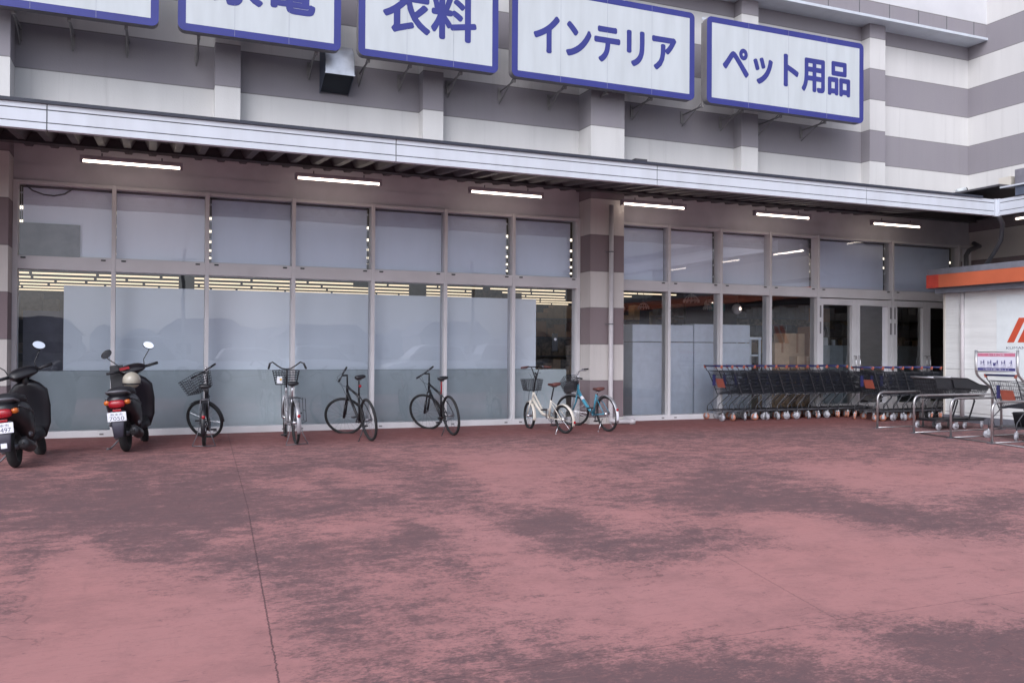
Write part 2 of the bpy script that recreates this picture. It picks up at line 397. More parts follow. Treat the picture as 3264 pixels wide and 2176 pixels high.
def plaza_mat():
    m = bpy.data.materials.new('red_paving_paint'); m.use_nodes = True; t = m.node_tree; N = t.nodes; L = t.links
    b = N['Principled BSDF']; b.inputs['Specular IOR Level'].default_value = 0.25
    g = N.new('ShaderNodeNewGeometry'); at = N.new('ShaderNodeAttribute'); at.attribute_name = 'wear'
    def mth(op, a, bb=None, cc=None, clamp=False):
        n = N.new('ShaderNodeMath'); n.operation = op; n.use_clamp = clamp
        for i, v in enumerate((a, bb, cc)):
            if v is None: continue
            if isinstance(v, (int, float)): n.inputs[i].default_value = v
            else: L.new(v, n.inputs[i])
        return n.outputs[0]
    def noise(scale, stretch, detail=6, rough=0.6, dist=0.0):
        mp = N.new('ShaderNodeMapping'); mp.inputs['Scale'].default_value = stretch; L.new(g.outputs['Position'], mp.inputs[0])
        n = N.new('ShaderNodeTexNoise'); n.inputs['Scale'].default_value = scale; n.inputs['Detail'].default_value = detail
        n.inputs['Roughness'].default_value = rough; n.inputs['Distortion'].default_value = dist
        L.new(mp.outputs[0], n.inputs['Vector']); return n.outputs[0]
    def mix(f, a, c):
        n = N.new('ShaderNodeMix'); n.data_type = 'RGBA'
        for i, v in ((0, f), (6, a), (7, c)):
            if isinstance(v, tuple): n.inputs[i].default_value = (*v, 1)
            elif isinstance(v, (int, float)): n.inputs[i].default_value = v
            else: L.new(v, n.inputs[i])
        return n.outputs[2]
    n1 = noise(1.3, (1, 1.3, 1), 8, 0.62, 0.6); n2 = noise(5.5, (0.8, 1.25, 1), 12, 0.78, 0.0); n3 = noise(38, (0.7, 1.3, 1), 6, 0.8); n5 = noise(14, (1.0, 1.0, 1), 10, 0.85)
    # smooth painted band along the wall keeps its paint: less contrast
    sp = N.new('ShaderNodeSeparateXYZ'); L.new(g.outputs['Position'], sp.inputs[0])
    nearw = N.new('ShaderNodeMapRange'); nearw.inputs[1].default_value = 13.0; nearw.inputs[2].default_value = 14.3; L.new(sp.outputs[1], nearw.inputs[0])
    s = mth('ADD', at.outputs['Fac'], mth('MULTIPLY', mth('SUBTRACT', n1, 0.5), 0.65))
    s = mth('ADD', s, mth('MULTIPLY', mth('SUBTRACT', n2, 0.5), 2.0))
    s = mth('ADD', s, mth('MULTIPLY', mth('SUBTRACT', n3, 0.5), 1.7))
    mr = N.new('ShaderNodeMapRange'); mr.interpolation_type = 'SMOOTHSTEP'
    mr.inputs[1].default_value = 0.27; mr.inputs[2].default_value = 0.80; L.new(s, mr.inputs[0])
    dk = mr.outputs[0]
    hue = noise(0.45, (1, 1, 1), 3)
    pink = mix(hue, (0.40, 0.162, 0.150), (0.38, 0.18, 0.18))
    pink = mix(mth('MULTIPLY', n3, 0.35), pink, (0.46, 0.29, 0.27))
    dark = mix(n5, (0.05, 0.04, 0.05), (0.20, 0.115, 0.115))
    c = mix(mth('MULTIPLY', dk, 0.95), pink, dark)
    def ramp(v, a, b_):
        r = N.new('ShaderNodeMapRange'); r.inputs[1].default_value = a; r.inputs[2].default_value = b_; L.new(v, r.inputs[0]); return r.outputs[0]
    # pepper of dark grime in half worn parts, and pink paint still showing inside the dark parts
    midw = mth('MULTIPLY', ramp(at.outputs['Fac'], 0.15, 0.5), ramp(n5, 0.50, 0.60))
    c = mix(mth('MULTIPLY', midw, 0.45), c, (0.11, 0.075, 0.08))
    keep = mth('MULTIPLY', ramp(n5, 0.47, 0.38), dk)
    c = mix(mth('MULTIPLY', keep, 0.45), c, (0.34, 0.16, 0.15))
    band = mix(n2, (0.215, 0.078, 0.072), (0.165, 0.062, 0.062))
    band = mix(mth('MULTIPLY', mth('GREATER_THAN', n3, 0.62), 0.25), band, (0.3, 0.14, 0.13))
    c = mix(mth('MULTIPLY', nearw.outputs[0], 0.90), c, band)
    # thinner paint in clouds of middle size, drag marks and hairline cracks
    n6 = noise(1.9, (1.0, 1.15, 1), 14, 0.80); n7 = noise(6.5, (0.22, 2.2, 1), 8, 0.75, 0.5); n8 = noise(5.0, (2.0, 0.25, 1), 8, 0.75, 0.3)
    openp = mth('SUBTRACT', 1.0, nearw.outputs[0])
    c = mix(mth('MULTIPLY', mth('MULTIPLY', ramp(n6, 0.46, 0.62), openp), 0.42), c, (0.20, 0.105, 0.105))
    c = mix(mth('MULTIPLY', ramp(n7, 0.56, 0.70), 0.40), c, (0.17, 0.095, 0.10))
    c = mix(mth('MULTIPLY', ramp(n8, 0.60, 0.72), 0.25), c, (0.18, 0.10, 0.10))
    c = mix(mth('MULTIPLY', ramp(n7, 0.40, 0.28), mth('MULTIPLY', dk, 0.5)), c, (0.38, 0.19, 0.18))
    vo = N.new('ShaderNodeTexVoronoi'); vo.feature = 'DISTANCE_TO_EDGE'; vo.inputs['Scale'].default_value = 0.55
    vm = N.new('ShaderNodeVectorMath'); vm.operation = 'ADD'; nv = N.new('ShaderNodeTexNoise'); nv.inputs['Scale'].default_value = 2.5; nv.inputs['Detail'].default_value = 6
    vs_ = N.new('ShaderNodeVectorMath'); vs_.operation = 'SCALE'; vs_.inputs['Scale'].default_value = 0.5
    L.new(g.outputs['Position'], nv.inputs['Vector']); L.new(nv.outputs['Color'], vs_.inputs[0]); L.new(g.outputs['Position'], vm.inputs[0]); L.new(vs_.outputs[0], vm.inputs[1]); L.new(vm.outputs[0], vo.inputs['Vector'])
    c = mix(mth('MULTIPLY', mth('LESS_THAN', vo.outputs['Distance'], 0.004), mth('MULTIPLY', ramp(n6, 0.5, 0.6), 0.5)), c, (0.09, 0.05, 0.055))
    # scattered dark pits and pale scratches
    n4 = noise(22, (0.4, 1.8, 1), 3, 0.5, 1.0)
    pit = N.new('ShaderNodeMapRange'); pit.inputs[1].default_value = 0.66; pit.inputs[2].default_value = 0.72; L.new(n4, pit.inputs[0])
    c = mix(mth('MULTIPLY', pit.outputs[0], 0.45), c, (0.08, 0.05, 0.06))
    # sawn joints between the slabs: (nx, ny, c, half width, axis limits)
    def line(p, q, w, lim=None):
        dx, dy = q[0]-p[0], q[1]-p[1]; l = math.hypot(dx, dy); nx, ny = -dy/l, dx/l; cc = nx*p[0]+ny*p[1]
        d = mth('ADD', mth('MULTIPLY', sp.outputs[0], nx), mth('MULTIPLY_ADD', sp.outputs[1], ny, -cc))
        d = mth('ADD', d, mth('MULTIPLY', mth('SUBTRACT', n4, 0.5), 0.03))
        f = mth('LESS_THAN', mth('ABSOLUTE', d), w)
        if lim:
            f = mth('MULTIPLY', f, mth('GREATER_THAN', sp.outputs[lim[0]], lim[1])); f = mth('MULTIPLY', f, mth('LESS_THAN', sp.outputs[lim[0]], lim[2]))
        return f
    js = [(((0.62, 4.47), (0.93, 8.99)), 0.005, (1, -2, 8.8), 0.75), (((0.93, 8.99), (1.15, 13.25)), 0.006, (1, 8.8, 15.7), 0.5),
          (((-0.48, 8.66), (4.93, 8.87)), 0.006, None, 0.30), (((1.24, 4.23), (5.6, 4.27)), 0.006, (0, 0.62, 30), 0.40),
          (((4.87, 8.98), (3.98, 4.23)), 0.007, (1, 4.25, 8.9), 0.32), (((8.3, 4.2), (9.4, 13.0)), 0.006, None, 0.35),
          (((-3.6, 4.2), (-2.9, 12.8)), 0.006, None, 0.35), (((0, 12.9), (9, 13.05)), 0.006, None, 0.35), (((4.95, 9.0), (5.3, 13.0)), 0.005, (1, 8.9, 15), 0.35)]
    for (pq, w, lim, al) in js: c = mix(mth('MULTIPLY', line(pq[0], pq[1], w, lim), al), c, (0.06, 0.035, 0.04))
    L.new(c, b.inputs['Base Color'])
    rr = N.new('ShaderNodeMapRange'); rr.inputs[3].default_value = 0.62; rr.inputs[4].default_value = 0.8; L.new(dk, rr.inputs[0]); L.new(rr.outputs[0], b.inputs['Roughness'])
    bp = N.new('ShaderNodeBump'); bp.inputs['Strength'].default_value = 0.5; bp.inputs['Distance'].default_value = 0.006
    L.new(mth('ADD', mth('MULTIPLY', n3, 0.7), mth('MULTIPLY', n2, 0.5)), bp.inputs['Height']); L.new(bp.outputs[0], b.inputs['Normal'])
    return m

def grid_ground():
    x0, x1, y0, y1, s = -14.0, 24.0, -2.0, 15.7, 0.15
    nx = int(round((x1-x0)/s)); ny = int(round((y1-y0)/s)); vs = []; w = []
    for j in range(ny+1):
        y = y0+(y1-y0)*j/ny
        for i in range(nx+1):
            x = x0+(x1-x0)*i/nx
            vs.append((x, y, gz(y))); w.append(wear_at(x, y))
    fs = [(j*(nx+1)+i, j*(nx+1)+i+1, (j+1)*(nx+1)+i+1, (j+1)*(nx+1)+i) for j in range(ny) for i in range(nx)]
    me = bpy.data.meshes.new('ground'); me.from_pydata(vs, [], fs)
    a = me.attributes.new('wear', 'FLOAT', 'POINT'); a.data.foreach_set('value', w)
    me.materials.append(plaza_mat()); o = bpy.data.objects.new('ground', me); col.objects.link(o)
    tag(o, 'worn red painted concrete forecourt with dark stains', None, kind='structure')
grid_ground()
asph = mat('asphalt', (0.06, 0.06, 0.062), 0.9, bump=0.4, bscale=120)
tag(MB().add([(-400, -400, -0.40), (400, -400, -0.40), (400, 400, -0.40), (-400, 400, -0.40)], [(0, 1, 2, 3)]).build('car_park', asph), 'grey asphalt car park', None, kind='structure')
kb = MB().box((-14, -2.15, -0.5), (24, -2.0, gz(-2)))
tag(kb.build('kerb', mat('kerb_concrete', (0.4, 0.4, 0.39), 0.85)), 'concrete kerb edging the red forecourt', None, kind='structure')
tag(MB().add([(-12, 15.9, 0.02), (45, 15.9, 0.02), (45, 57, 0.02), (-12, 57, 0.02)], [(0, 1, 2, 3)]).build('store_floor', M_floor_in), 'floor inside the store', None, kind='structure')

# ================================================================ STORE BUILDING
YG = 15.70
store = empty('store_building', (0, 0, 0), 'long two storey home centre with grey and cream striped walls, glass front and canopy', 'store')
def part(name, mb, m, par=None, bevel=0.0, label=None):
    o = mb.build(name, m, par or store, bevel)
    if label: o['label'] = label
    return o
XW = 18.84
# upper wall (front), with its thickness
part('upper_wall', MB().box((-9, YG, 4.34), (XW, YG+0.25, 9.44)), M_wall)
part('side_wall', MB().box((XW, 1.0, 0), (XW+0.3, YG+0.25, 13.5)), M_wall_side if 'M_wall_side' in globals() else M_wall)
part('parapet', MB().box((-9, 15.18, 9.443), (XW, YG+0.3, 13.5)), M_white)
pb = MB()
pb.box((-9, 15.18, 9.10), (XW, 15.6, 9.44))
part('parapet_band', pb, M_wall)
pt = MB().box((-9, 15.14, 9.04), (XW, 15.7, 9.10)); part('parapet_soffit', pt, M_fascia)
x = 4.0
while x < XW: part('parapet_joint', MB().box((x, 15.174, 9.10), (x+0.015, 15.182, 9.44)), M_groove); x += 0.9
# pilasters
for (a, b_, yf) in ((1.01, 1.42, 15.43), (4.64, 5.03, 15.43), (11.76, 12.20, 15.43), (15.37, 15.84, 15.43), (-2.5, -2.1, 15.43)):
    if a < -2: continue
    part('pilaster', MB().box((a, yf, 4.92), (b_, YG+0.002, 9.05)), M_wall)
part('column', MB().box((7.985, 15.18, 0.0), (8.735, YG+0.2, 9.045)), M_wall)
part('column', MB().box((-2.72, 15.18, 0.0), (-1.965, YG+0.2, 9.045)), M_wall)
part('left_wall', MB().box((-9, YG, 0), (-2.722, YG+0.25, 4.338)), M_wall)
# header over the windows
part('window_header', MB().box((-1.963, 15.655, 4.08), (7.983, YG+0.24, 4.335)).box((8.737, 15.655, 4.08), (XW-0.002, YG+0.24, 4.335)).box((-1.963, 15.675, 4.337), (7.983, YG-0.002, 4.80)).box((8.737, 15.675, 4.337), (XW-0.002, YG-0.002, 4.80)), M_brown)

def bay(x0, x1, mull, lowers, upbot=2.885, trbot=2.675, top=4.02, sill=0.105):
    fr = MB()
    # head, transom, sill, jambs, mullions (mullions run through; rails butt between them)
    xs = [x0]+mull+[x1]; hw = 0.032
    fr.box((x0, 15.60, 0.0), (x0+0.07, 15.84, 4.078)); fr.box((x1-0.07, 15.60, 0.0), (x1, 15.84, 4.078))
    for m_ in mull: fr.box((m_-hw, 15.59, 0.0), (m_+hw, 15.84, 4.079))
    for i in range(len(xs)-1):
        a = xs[i]+(0.07 if i == 0 else hw); b = xs[i+1]-(0.07 if i == len(xs)-2 else hw)
        fr.box((a, 15.61, top), (b, 15.80, 4.075))
        fr.box((a, 15.60, trbot), (b, 15.83, upbot))
        if lowers[i]: fr.box((a, 15.59, 0.0), (b, 15.86, sill))
    f = part('window_frame', fr, M_alu, bevel=0.004)
    tabs = MB()
    for i in range(len(xs)-1):
        a = xs[i]+0.09; b = xs[i+1]-0.09
        for c in (a+0.06, b-0.06): MB().box((c-0.035, 15.588, upbot-0.045), (c+0.035, 15.5985, upbot-0.022)).build('drain_cap', M_black, f)
    for i in range(len(xs)-1):
        a = xs[i]+(0.07 if i == 0 else hw); b = xs[i+1]-(0.07 if i == len(xs)-2 else hw)
        part('window_pane', MB().add([(a, 15.70, upbot), (b, 15.70, upbot), (b, 15.70, top), (a, 15.70, top)], [(0, 1, 2, 3)]), M_glass)
        if lowers[i]:
            part('window_pane', MB().add([(a, 15.70, sill), (b, 15.70, sill), (b, 15.70, trbot), (a, 15.70, trbot)], [(0, 1, 2, 3)]), M_glass_b if b < 8 else M_glass)
            for c in (a+0.12, b-0.12): MB().box((c-0.03, 15.583, 0.035), (c+0.03, 15.5885, 0.06)).build('weep_cover', M_alu_d, f)
    return xs
xsA = bay(-1.962, 7.982, [-0.52, 0.92, 2.355, 3.77, 5.155, 6.54], [1]*7)
xsB = bay(8.738, XW-0.003, [10.07, 11.38, 12.69, 14.03, 16.27, 18.44], [1, 1, 1, 1, 0, 0, 1])
# double doors
def door(x0, x1, hinge_left):
    fr = MB(); yb, yf = 15.78, 15.615; zt = 2.655
    st = 0.115
    fr.box((x0, yf, 0.03), (x0+st, yb, zt)); fr.box((x1-st, yf, 0.03), (x1, yb, zt))
    fr.box((x0+st, yf+0.002, zt-0.14), (x1-st, yb-0.002, zt)); fr.box((x0+st, yf+0.002, 0.03), (x1-st, yb-0.002, 0.25))
    d = part('door', fr, M_alu, bevel=0.004)
    MB().add([(x0+st, 15.70, 0.25), (x1-st, 15.70, 0.25), (x1-st, 15.70, zt-0.14), (x0+st, 15.70, zt-0.14)], [(0, 1, 2, 3)]).build('pane', M_glass_low, d)
    hx = x0+0.005 if hinge_left else x1-0.045
    for z in (2.22, 1.85, 0.4):
        MB().box((hx, yf-0.02, z), (hx+0.035, yf-0.001, z+0.27)).build('hinge', M_alu_d, d)
    ox = x1-0.06 if hinge_left else x0+0.06
    MB().tube([(ox, yf, 0.95), (ox, yf-0.06, 0.95), (ox, yf-0.06, 1.35), (ox, yf, 1.35)], 0.012).build('handle', M_chrome, d)
for a, b_, h in ((14.07, 15.155, True), (15.16, 16.235, False), (16.305, 17.365, True), (17.37, 18.405, False)): door(a, b_, h)

# ---------------------------------------------------------------- canopies (front and side wing)
YF, ZB, ZT, XF = 12.35, 4.17, 4.49, 15.62
can = MB()
def fascia_run(mb, p, q, ax):
    # three strips, the middle one set back
    d = 0.10
    def bx(lo, hi, off):
        if ax == 'x': mb.box((p, YF+off, lo), (q, YF+d, hi))
        else: mb.box((XF+off, p, lo), (XF+d, q, hi))
    bx(ZB, ZB+0.080, 0.0); bx(ZB+0.094, ZB+0.242, 0.004); bx(ZB+0.256, ZT, 0.0)
seams = [-9.0, -5.55, -1.19, 3.31, 7.73, 12.23, XF-0.06]
for i in range(len(seams)-1): fascia_run(can, seams[i]+0.008, seams[i+1]-0.006, 'x')
part('canopy_fascia', can, M_fascia)
can2 = MB(); sy = [12.29, 7.9, 3.5, -1.0]
for i in range(len(sy)-1): fascia_run(can2, sy[i+1]+0.006, sy[i]-0.006, 'y')
part('canopy_fascia', can2, M_fascia)
part('fascia_corner', MB().box((XF-0.06, YF-0.012, ZB-0.012), (XF+0.06, YF+0.06, ZT+0.012)).box((XF-0.012, YF-0.06, ZB-0.0121), (XF+0.06, YF-0.0122, ZT+0.0121)), M_fascia)
part('fascia_backing', MB().box((-9, YF+0.012, ZB+0.01), (XF-0.06, YF+0.09, ZT-0.01)).box((XF+0.012, -1, ZB+0.011), (XF+0.09, 12.29, ZT-0.011)), M_groove)
part('canopy_edge', MB().box((-9, YF-0.03, ZT+0.002), (15.2, YF+0.35, ZT+0.045)).box((XF-0.02, -1, ZT+0.003), (XF+0.4, YF-0.4, ZT+0.02)), M_roof)
# folded deck plate with the ribs running from fascia to wall
def deck(along0, along1, near, far, zlo, zhi, ax, pitch=0.36):
    mb = MB(); n = int((along1-along0)/pitch); prof = []
    for i in range(n):
        a = along0+i*pitch
        prof += [(a, zlo), (a+pitch*0.28, zlo), (a+pitch*0.5, zhi), (a+pitch*0.78, zhi)]
    vs = []; fs = []
    for (a, z) in prof:
        if ax == 'x': vs += [(a, near, z), (a, far, z+0.32)]
        else: vs += [(near, a, z), (far, a, z+0.32)]
    for i in range(len(prof)-1): fs.append((2*i, 2*i+1, 2*i+3, 2*i+2))
    return mb.add(vs, fs)
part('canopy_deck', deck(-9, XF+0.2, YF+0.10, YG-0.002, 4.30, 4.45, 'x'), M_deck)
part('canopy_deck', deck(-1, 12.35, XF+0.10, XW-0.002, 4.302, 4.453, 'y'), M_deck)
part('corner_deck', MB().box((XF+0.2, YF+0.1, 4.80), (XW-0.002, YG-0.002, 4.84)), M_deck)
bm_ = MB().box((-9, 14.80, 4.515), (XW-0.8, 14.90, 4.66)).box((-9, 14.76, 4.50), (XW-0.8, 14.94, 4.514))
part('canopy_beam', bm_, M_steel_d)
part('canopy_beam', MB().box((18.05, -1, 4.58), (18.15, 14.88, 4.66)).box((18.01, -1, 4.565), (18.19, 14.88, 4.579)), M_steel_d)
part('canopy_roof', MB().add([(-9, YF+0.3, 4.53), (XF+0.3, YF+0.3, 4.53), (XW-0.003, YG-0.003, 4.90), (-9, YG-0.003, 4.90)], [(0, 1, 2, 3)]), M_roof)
# higher folded roof over the wing canopy
wr = MB().prism([(15.75, 4.50), (XW-0.004, 4.86), (XW-0.004, 4.95), (15.95, 4.72), (15.75, 4.72)], -1, 12.05, 'y')
part('wing_canopy_roof', wr, mat('roof_slate', (0.10, 0.12, 0.17), 0.6, bump=0.2), None)
part('wing_canopy_roof', MB().prism([(15.7, 4.722), (XW-0.005, 4.956), (XW-0.005, 4.985), (15.7, 4.752)], -1, 12.35, 'y'), M_fascia)
# store shell so the inside is enclosed
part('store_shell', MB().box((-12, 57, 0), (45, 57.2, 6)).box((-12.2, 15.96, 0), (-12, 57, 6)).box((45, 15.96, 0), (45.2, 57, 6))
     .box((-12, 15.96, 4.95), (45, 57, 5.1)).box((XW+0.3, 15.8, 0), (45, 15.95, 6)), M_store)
# ---------------------------------------------------------------- downpipe, lamps, small fittings
dp = empty('downpipe', (8.405, 15.10, 0), 'pale round downpipe on the front of the striped column with an elbow at its foot', 'pipe')
MB().tube([(0, 0, 4.3), (0, 0, 0.14), (0.01, -0.01, 0.075), (0.06, -0.04, 0.05), (0.42, -0.14, 0.048)], 0.047, n=16).build('pipe', M_pipe, dp)
MB().tube([(0.36, -0.124, 0.0495), (0.46, -0.152, 0.048)], 0.056, n=16).build('pipe_socket', M_pipe, dp)
for z in (3.38, 1.96):
    MB().torus((0, 0, z), (0, 0, 1), 0.049, 0.006, 20, 6, 2.0).tube([(-0.048, 0, z), (-0.10, 0.02, z-0.01), (-0.09, 0.075, z)], 0.008).build('clamp', M_grey, dp)

def canopy_lamp(x, y, z, rz, label, L=1.44):
    o = empty('canopy_lamp', (x, y, z), label, 'lamp', rz, 'strip lamps under the canopy')
    h = L/2
    MB().prism([(-0.035, 0.012), (0.035, 0.012), (0.05, 0.045), (0.05, 0.075), (-0.05, 0.075), (-0.05, 0.045)], -h-0.02, h+0.02, 'x').build('housing', M_lamp_body, o)
    MB().tube([(-h+0.02, 0, -0.005), (h-0.02, 0, -0.005)], 0.021, n=12).build('tube', M_tube, o)
    for s in (-1, 1): MB().box((s*h-0.022, -0.04, -0.035), (s*h+0.022, 0.04, 0.012)).build('end_cap', M_lamp_body, o)
    MB().tube([(-h*0.6, 0, 0.075), (-h*0.6, 0, 0.13)], 0.01).tube([(h*0.6, 0, 0.075), (h*0.6, 0, 0.13)], 0.01).build('hanger', M_grey, o)
    return o
LX = [-0.21, 2.60, 5.28, 8.02, 10.77, 13.55]
lampl = ['above the two scooters', 'above the grey city bicycle', 'left of the striped column, above the black bicycles', 'just right of the striped column', 'above the left half of the trolley row', 'above the glass doors, last before the corner']
for i, x in enumerate(LX): canopy_lamp(x*14.95/12.92, 14.95, 4.325, 0, 'lit strip lamp under the canopy '+lampl[i])
canopy_lamp(18.1, 13.12, 4.47, R(90), 'lit strip lamp under the side canopy at the right edge')
for i, y in enumerate((10.0, 6.9, 3.8)): canopy_lamp(18.1, y, 4.47, R(90), 'lit strip lamp under the side canopy, %s beyond the frame' % ORD[i])

# vent hood
vh = empty('vent_hood', (2.80, 15.70, 6.42), 'shiny galvanised vent hood on the wall between two signs', 'vent')
prof = [(0, 0.42), (-0.16, 0.41), (-0.36, 0.34), (-0.50, 0.20), (-0.555, 0.02), (-0.56, -0.20)]
hd = MB(); vs = []; fs = []; t = 0.012
for (y, z) in prof: vs += [(0, y, z), (0.50, y, z)]
for i in range(len(prof)-1): fs.append((2*i, 2*i+1, 2*i+3, 2*i+2))
hd.add(vs, fs, True); hd.build('hood', M_galv, vh)
sidep = prof+[(-0.06, -0.42), (0, -0.42)]
MB().prism(sidep, -0.004, 0.0, 'x').prism(sidep, 0.5, 0.504, 'x').build('side_plate', mat('vent_side_shaded', (0.10, 0.12, 0.17), 0.5, metal=0.4), vh)  # side plates coloured darker than the hood, shade painted into them
MB().add([(0.0, -0.54, -0.17), (0.5, -0.54, -0.17), (0.5, -0.05, -0.40), (0, -0.05, -0.40)], [(0, 1, 2, 3)]).build('shaded_opening', mat('vent_dark', (0.015, 0.02, 0.03), 0.7), vh)  # near-black sheet stands in for the shade inside the open hood
MB().box((-0.01, -0.572, -0.215), (0.51, -0.556, -0.195)).build('lip', M_galv, vh)

# ---------------------------------------------------------------- big category signs
def rr(x0, x1, z0, z1, r, n=6):
    pts = []
    for cx, cz, a0 in ((x1-r, z1-r, 0), (x0+r, z1-r, 90), (x0+r, z0+r, 180), (x1-r, z0+r, 270)):
        for k in range(n+1): a = R(a0+90*k/n); pts.append((cx+r*math.cos(a), cz+r*math.sin(a)))
    return pts
YS = 14.75
M_seam = mat('seam_grey', (0.36, 0.38, 0.45), 0.6)
def sign(x0, x1, z0, z1, label, texts, bxs):
    cx = (x0+x1)/2; o = empty('shop_sign', (cx, YS, z0), label, 'sign', group='category signs in a row above the canopy')
    a, b, h = x0-cx, x1-cx, z1-z0
    MB().prism(rr(a, b, 0, h, 0.11), 0.004, 0.16, 'y').build('board', M_alu_d, o)
    w = 0.118; ip = rr(a+w, b-w, w, h-w, 0.006, 6); op = rr(a, b, 0, h, 0.11, 6); n = len(op)
    MB().add([(p[0], 0, p[1]) for p in op]+[(p[0], 0, p[1]) for p in ip]+[(p[0], 0.004, p[1]) for p in op], [(i, (i+1)%n, n+(i+1)%n, n+i) for i in range(n)]+[(i, (i+1)%n, 2*n+(i+1)%n, 2*n+i) for i in range(n)]).build('blue_border', M_sign_b, o)
    MB().add([(a+w-0.01, 0.002, w-0.01), (b-w+0.01, 0.002, w-0.01), (b-w+0.01, 0.002, h-w+0.01), (a+w-0.01, 0.002, h-w+0.01)], [(0, 1, 2, 3)]).build('white_face', M_sign_w, o)
    for q in range(1, max(2, int((b-a)/1.3))+1):
        xx = a+(b-a)*q/(max(2, int((b-a)/1.3))+1)
        if q > 0: MB().box((xx-0.002, -0.0012, 0.008), (xx+0.002, 0.001, h-0.008)).build('sheet_seam', M_seam, o)
    MB().box((a-0.002, 0.163, h-0.03), (b+0.002, 0.18, h+0.028)).build('top_cap', M_fascia, o)
    for body, rect, bold in texts:
        t_ = text_obj(body, (rect[0]-cx, rect[1]-cx, rect[2]-z0, rect[3]-z0), -0.002, M_sign_b, o, 'lettering', 0.0, heavy=0.026)
    for bx_ in bxs:
        q = bx_-cx
        MB().box((q-0.025, 0.17, -0.05), (q+0.025, 0.21, h*0.95)).tube([(q, 0.19, -0.02), (q+0.02, 0.93, -0.02)], 0.02, n=4).tube([(q, 0.93, -0.26), (q, 0.20, 0.06)], 0.014, n=4).box((q-0.03, 0.925, -0.2), (q+0.03, 0.948, 0.05)).build('bracket', M_bracket, o)
    return o
B = 0.034
sign(-2.55, 0.12, 6.475, 8.22, 'leftmost white sign with blue border, cut off so that no writing shows', [], (-1.9, -1.15, -0.35))
sign(0.40, 2.98, 6.475, 8.22, 'white sign with blue border, second from the left, reading kanji for home appliances', [('家電', (0.88, 2.55, 6.98, 7.79), B)], (0.72, 2.6))
sign(3.28, 5.85, 6.465, 8.22, 'white sign with blue border reading kanji for clothing, above the grey bicycle', [('衣料', (3.70, 5.43, 6.94, 7.76), B)], (3.5, 4.25, 5.2))
sign(6.12, 10.09, 6.46, 8.22, 'wide white sign with blue border reading five katakana above the striped column', [('インテリア', (6.55, 9.66, 6.96, 7.69), B)], (6.25, 7.3, 8.2, 9.2))
sign(10.39, 14.51, 6.46, 8.22, 'rightmost white sign with blue border reading pet supplies above the trolleys', [('ペット用品', (10.77, 14.13, 6.98, 7.73), B)], (10.42, 11.4, 12.4, 13.6))
# bullet camera, roof lamp, duct on the wing canopy
bc = empty('security_camera', (18.30, 15.50, 5.38), 'small white bullet security camera on the wall above the canopy corner', 'camera')
MB().tube([(-0.10, -0.02, -0.02), (0.12, -0.08, 0.04)], 0.055, n=14).build('camera_body', M_sign_w, bc)
MB().tube([(0.12, -0.08, 0.04), (0.15, -0.088, 0.048)], 0.045, n=14).build('lens', M_black, bc)
MB().tube([(-0.08, 0, -0.05), (-0.16, 0.12, -0.10), (-0.16, 0.20, -0.10)], 0.014).build('mount', M_grey, bc)
rl = empty('roof_fitting', (8.1, 13.5, 4.68), 'small dark fitting standing on the canopy edge right of the column', 'fitting')
MB().box((-0.03, -0.03, 0), (0.03, 0.03, 0.13)).build('post', M_roof, rl)
MB().box((-0.14, -0.06, 0.09), (0.10, 0.06, 0.17)).tube([(-0.14, 0, 0.12), (-0.30, 0, 0.08)], 0.012).build('head', M_steel_d, rl)
du = empty('wall_cabinet', (18.6, 13.6, 5.05), 'grey ventilation duct with a dark joint on the side wall above the canopy corner', 'duct')
MB().box((-0.12, -2.6, 0.1), (0.235, 0.55, 0.62)).build('duct', mat('duct_grey', (0.25, 0.24, 0.28), 0.6, metal=0.2), du)
MB().box((-0.15, -0.42, 0.08), (0.236, -0.20, 0.64)).build('joint_band', M_roof, du)
MB().box((-0.08, 0.68, 0.12), (0.235, 1.0, 0.5)).build('control_box', M_creamp, du)
# conduit and pipe elbow behind the kiosk roof
cd = MB().tube([(16.15, 12.75, 4.3), (16.36, 12.8, 4.1), (16.5, 12.95, 3.8), (16.6, 13.2, 3.55), (16.75, 13.5, 3.35), (16.9, 13.7, 3.1), (16.95, 13.75, 2.9)], 0.045, n=10)
tag(cd.build('flexible_conduit', M_grey), 'grey flexible conduit bending down from the canopy corner to the kiosk roof', 'conduit')
pe = MB().tube([(18.55, 15.3, 4.1), (18.5, 15.1, 4.0), (18.1, 15.05, 3.88), (18.0, 15.05, 3.75), (18.0, 15.05, 2.9), (18.0, 15.05, 0.0)], 0.055, n=10)
tag(pe.build('drain_pipe', M_grey), 'grey drain pipe with an elbow in the dark corner behind the kiosk', 'pipe')

# ================================================================ INSIDE THE STORE
def blind(a, b, i, z0=2.90):
    o = empty('roller_blind', ((a+b)/2, 15.93, z0), 'lowered grey roller blind in the %s upper window from the left' % ORD[i], 'blind', group='roller blinds behind the upper windows'); o.location.y = 15.785
    w = (b-a)/2
    MB().box((-w, -0.002, 0), (w, 0.002, 1.10)).build('fabric', M_blind, o)
    MB().tube([(-w, 0.01, 1.10), (w, 0.01, 1.10)], 0.022, n=10).build('roller', M_alu_d, o)
    MB().box((-w, -0.012, -0.012), (w, 0.012, 0.014)).build('bottom_bar', M_alu, o)
gapsA = [(-1.84, -0.555), (-0.485, 0.885), (0.995, 2.32), (2.39, 3.69), (3.805, 5.12), (5.19, 6.445), (6.575, 7.84)]
for i, (a, b_) in enumerate(gapsA): blind(a, b_, i)
gapsB = [(8.81, 10.03), (10.105, 11.27), (11.415, 12.655), (12.725, 13.92), (14.065, 16.14), (16.305, 18.3)]
for i, (a, b_) in enumerate(gapsB): blind(a, b_, i+7)
